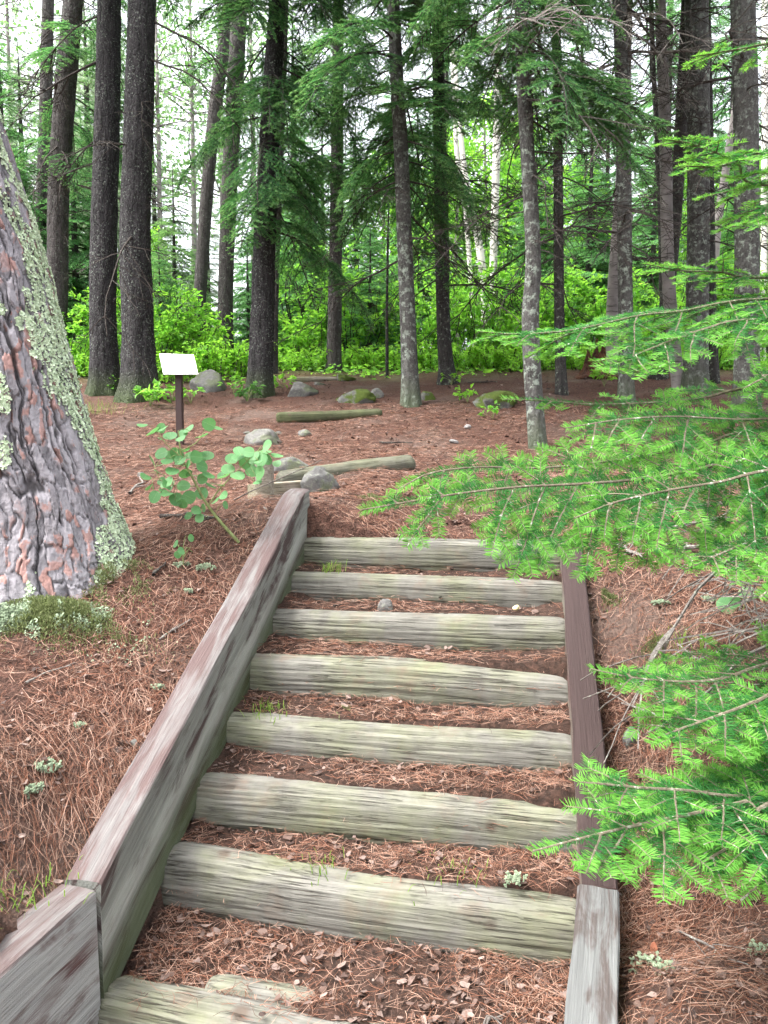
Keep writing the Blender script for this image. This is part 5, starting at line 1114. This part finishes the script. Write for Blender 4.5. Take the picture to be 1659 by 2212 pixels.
def moss_patch(cx, cy_, Y, rx, ry, n, label, seed, h=.02, mat=None):
    r = np.random.default_rng(seed); p = gp(cx, cy_, Y); q = r.normal(0, .5, (n, 2))*[rx, ry]; x = p[0]+q[:, 0]; y = p[1]+q[:, 1]; keep = fbm(P3(x*9, y*9), seed, 3) > .40; x, y = x[keep], y[keep]
    mound = .09*np.exp(-((x-p[0])/rx)**2-((y-p[1])/ry)**2)*min(1, rx/.2); z = H0(x, y) + rough(x, y) + mound*r.random(len(x)); P = np.stack([x, y, z], 1); D = r.normal(0, .55, P.shape); D[:, 2] = np.abs(D[:, 2])+.5; g = Geo(); pale = (fbm(P3(x*16, y*16), seed+3, 3) > .54) & (rx > .2); leaf_faces(g, P[~pale], D[~pale], r.normal(0, 1, P[~pale].shape), r.uniform(.6, 1.3, (~pale).sum())*h, h*.3)
    if pale.any(): curled(g, P[pale], r.normal(0, 1, P[pale].shape), np.array([[0, -.3, 1.]])+r.normal(0, .4, P[pale].shape), r.uniform(.006, .014, pale.sum()), r.uniform(.5, .9, pale.sum()), r, 1)
    o = g.build('moss_patch', [mat or M['moss_blade'], M['lichen_grey']]); return tag(o, label, 'moss', None, 'stuff')
moss_patch(90, 1345, 2.95, .34, .12, 15000, 'green moss bank around the foot of the huge lichen-covered pine', 201, .013)
moss_patch(250, 1255, 3.25, .16, .12, 4500, 'moss at the right root of the huge lichen-covered pine', 202, .013)
moss_patch(1315, 1290, 3.1, .05, .07, 900, 'small moss cushion beside the brown right rail', 203, .014); moss_patch(1420, 1400, 2.75, .06, .05, 700, 'dull green moss patch under the right boughs', 204, .012); moss_patch(745, 1545, 2.3, .03, .03, 200, 'speck of moss by the fifth step', 205, .01)
moss_patch(800, 1078, 4.7, .06, .04, 500, 'moss tuft on the path above the stairs', 206, .014)
def lichen_clump(x, y, Y, s, label, seed, elong=1., z=None):
    r = np.random.default_rng(seed); p = gp(x, y, Y) if z is None else np.array([*px(x, y, Y)[:2], z]); g = Geo()
    def rec(b, d, l, lev):
        e = b + d*l; tube(g, [b, (b+e)/2 + r.normal(0, l*.1, 3), e], [.0022, .0019, .0014], 4)
        if lev < 3:
            for _ in range(3): rec(e, unit(d + r.normal(0, .7, 3)), l*.68, lev+1)
    for q in range(12): a = r.uniform(0, 6.28); b = np.array([r.normal(0, s*.35*elong), r.normal(0, s*.3), 0]); rec(b, unit([math.cos(a)*.7, math.sin(a)*.7, .8]), s*.26, 0)
    o = g.build('lichen_clump', M['lichen_grey']); o.location = p + [0, 0, .005]; return tag(o, label, 'lichen')
for k, (x, y, Y, s, lb, zz) in enumerate([(105, 1665, 2.16, .055, 'pale lichen clump on the left needle slope, upper one of two', None), (70, 1720, 2.06, .05, 'pale lichen clump on the left needle slope, lower one of two', None), (440, 1232, 3.45, .05, 'tall pale lichen tuft right of the tiny seedling', None), (408, 1282, 3.2, .03, 'small lichen scrap between the seedling and the left rail', None),
        (392, 1226, 3.6, .04, 'pale lichen at the base of the tiny seedling', None), (1420, 1308, 3.0, .04, 'grey-green lichen clump on the needles right of the brown rail', None), (1525, 1300, 2.95, .04, 'lichen clump left of the dark broadleaf seedling', None), (1112, 1850, 2.15, .04, 'pale lichen tuft on the tread below the sixth log', LOGC[6][2]+.03), (1395, 2085, 1.72, .042, 'pale lichen clump right of the grey lower rail, left one of two', None), (1435, 2100, 1.70, .045, 'pale lichen clump right of the grey lower rail, right one of two', None),
        (1640, 2060, 1.85, .03, 'small lichen scrap at the lower right edge', None), (170, 1575, 2.32, .03, 'small yellow-green lichen scrap midway down the left slope', None), (345, 1490, 2.62, .03, 'lichen scrap close to the outer side of the long left rail', None), (958, 1080, 4.6, .04, 'pale lichen speck on the path above the top log', None)]):
    lichen_clump(x, y, Y, s, lb, 400+k, 1., zz)
def twig(x0, y0, Y0, x1, y1, Y1, r0, label, seed, mat='twig', z=None, forks=2):
    r = np.random.default_rng(seed); a, b = (gp(x0, y0, Y0), gp(x1, y1, Y1)) if z is None else (px(x0, y0, Y0), px(x1, y1, Y1)); f = lambda p: np.array([p[0], p[1], (hz(p[0], p[1]) if z is None else z)+r0+.010]); a, b = f(a), f(b); L = np.linalg.norm(b-a); pts = [a + (b-a)*q + np.array([0, 0, (0 if z is not None else 0)]) + r.normal(0, .03*L, 3)*[1, 1, .25] for q in np.linspace(0, 1, 6)]
    if z is None: pts = [np.array([p[0], p[1], max(p[2], hz(p[0], p[1])+r0*.6)]) for p in pts]
    org = a.copy(); pts = spline(np.array(pts)-org, 18); g = Geo(); tube(g, pts, np.linspace(r0, r0*.45, 18)*(1+.15*r.normal(0, 1, 18)), 7)
    for q in range(forks): i = r.integers(5, 14); d = unit(pts[i]-pts[i-1]); tube(g, spline([pts[i], pts[i]+(d+r.normal(0, .6, 3)*[1, 1, .3])*L*.12, pts[i]+(d+r.normal(0, .7, 3)*[1, 1, .2])*L*.25], 6), np.linspace(r0*.6, r0*.2, 6), 5)
    o = g.build('fallen_twig', M[mat], None, True); o.location = org; return tag(o, label, 'twig')
twig(355, 1125, 4.35, 478, 1128, 4.3, .013, 'dark curved fallen branch behind the sapling stem', 501, 'twig_dark'); twig(440, 1098, 4.6, 552, 1108, 4.55, .010, 'grey fallen branch between the sapling and the left rail', 502); twig(282, 1070, 4.9, 310, 1035, 5.2, .012, 'short grey stick in the needles left of the sapling', 503)
twig(345, 1390, 2.95, 410, 1345, 3.15, .005, 'thin pale twig on the slope close to the left rail', 504); twig(330, 1250, 3.5, 360, 1222, 3.6, .007, 'crooked dark twig below the tiny seedling', 505, 'twig_dark'); twig(515, 1795, 2.3, 590, 1790, 2.28, .004, 'curved grey twig on the tread under the left end of the sixth log', 506, 'twig', LOGC[6][2]-.03)
twig(1330, 1185, 3.5, 1395, 1215, 3.35, .010, 'short pale broken stick right of the rail head under the bough', 507); twig(1470, 1192, 3.5, 1560, 1190, 3.5, .012, 'thick grey stick on the ground under the big bough', 508); twig(820, 960, 6.9, 890, 962, 6.9, .010, 'thin dark stick lying across the path', 509, 'twig_dark'); twig(560, 948, 6.7, 610, 962, 6.5, .020, 'dark curved branch behind the pale flat boulder', 510, 'twig_dark')
twig(1000, 2130, 1.75, 1100, 2085, 1.85, .005, 'straight brown stick across the lowest tread', 511, 'twig', LOGC[7][2]+.01); twig(720, 1300, 3.4, 745, 1285, 3.45, .005, 'small dark twig on the second tread', 512, 'twig_dark', LOGC[2][2]+.0); twig(1010, 830, 11, 1075, 828, 11, .012, 'thin dark branch on the ground right of the flared fir foot', 513, 'twig_dark')
twig(1470, 2020, 1.85, 1600, 2090, 1.72, .004, 'thin grey twig right of the lichen clumps at lower right', 514); twig(60, 1480, 2.5, 160, 1440, 2.65, .004, 'thin pale twig below the moss bank', 515)
# stone, mushroom and bark piece on the treads
def pebble(x, y, Y, s, z, mat, label, cat, name, seed):
    g = Geo(); nu, nv = 12, 16; ph = np.linspace(.001, math.pi-.001, nu); th = np.linspace(0, 2*math.pi, nv, endpoint=False); PH, TH = np.meshgrid(ph, th, indexing='ij'); d = np.stack([np.sin(PH)*np.cos(TH), np.sin(PH)*np.sin(TH), np.cos(PH)], -1); q = 1+.7*(fbm(d*1.6+seed, seed, 3)-.5)
    g.add((d*q[..., None]*np.array(s)).reshape(-1, 3), gridfaces(nu, nv, True)); o = g.build(name, M[mat], None, False); p = gp(x, y, Y) if z is None else px(x, y, Y); o.location = (p[0], p[1], (hz(p[0], p[1]) if z is None else z) + s[2]*.5); o.rotation_euler = (0, .2, seed); return tag(o, label, cat)
pebble(833, 1300, 3.36, (.034, .026, .036), LOGC[2][2]+.0, 'rock_pale', 'pale stone standing on the tread below the second log', 'stone', 'stone', 3)
pebble(1114, 1333, 3.3, (.018, .014, .011), LOGC[2][2]+.02, 'mushroom', 'small yellowish mushroom cap on the tread above the third log', 'mushroom', 'mushroom', 4)
pebble(1412, 2062, 1.76, (.016, .006, .024), None, 'cone', 'brick-red bark fragment beside the pale lichens at lower right', 'bark piece', 'bark_fragment', 5)
pebble(1250, 1738+60, 2.3, (.02, .015, .008), LOGC[6][2]+.05, 'leaf_litter', 'curled tan dry leaf against the right end of the sixth log', 'dry leaf', 'dry_leaf', 6)
pebble(980, 957, 7.0, (.05, .04, .02), None, 'white_bit', 'white chip on the needle path, left one', 'stone', 'stone', 7); pebble(1010, 925, 7.6, (.05, .04, .025), None, 'white_bit', 'white chip on the needle path, right and higher one', 'stone', 'stone', 8)
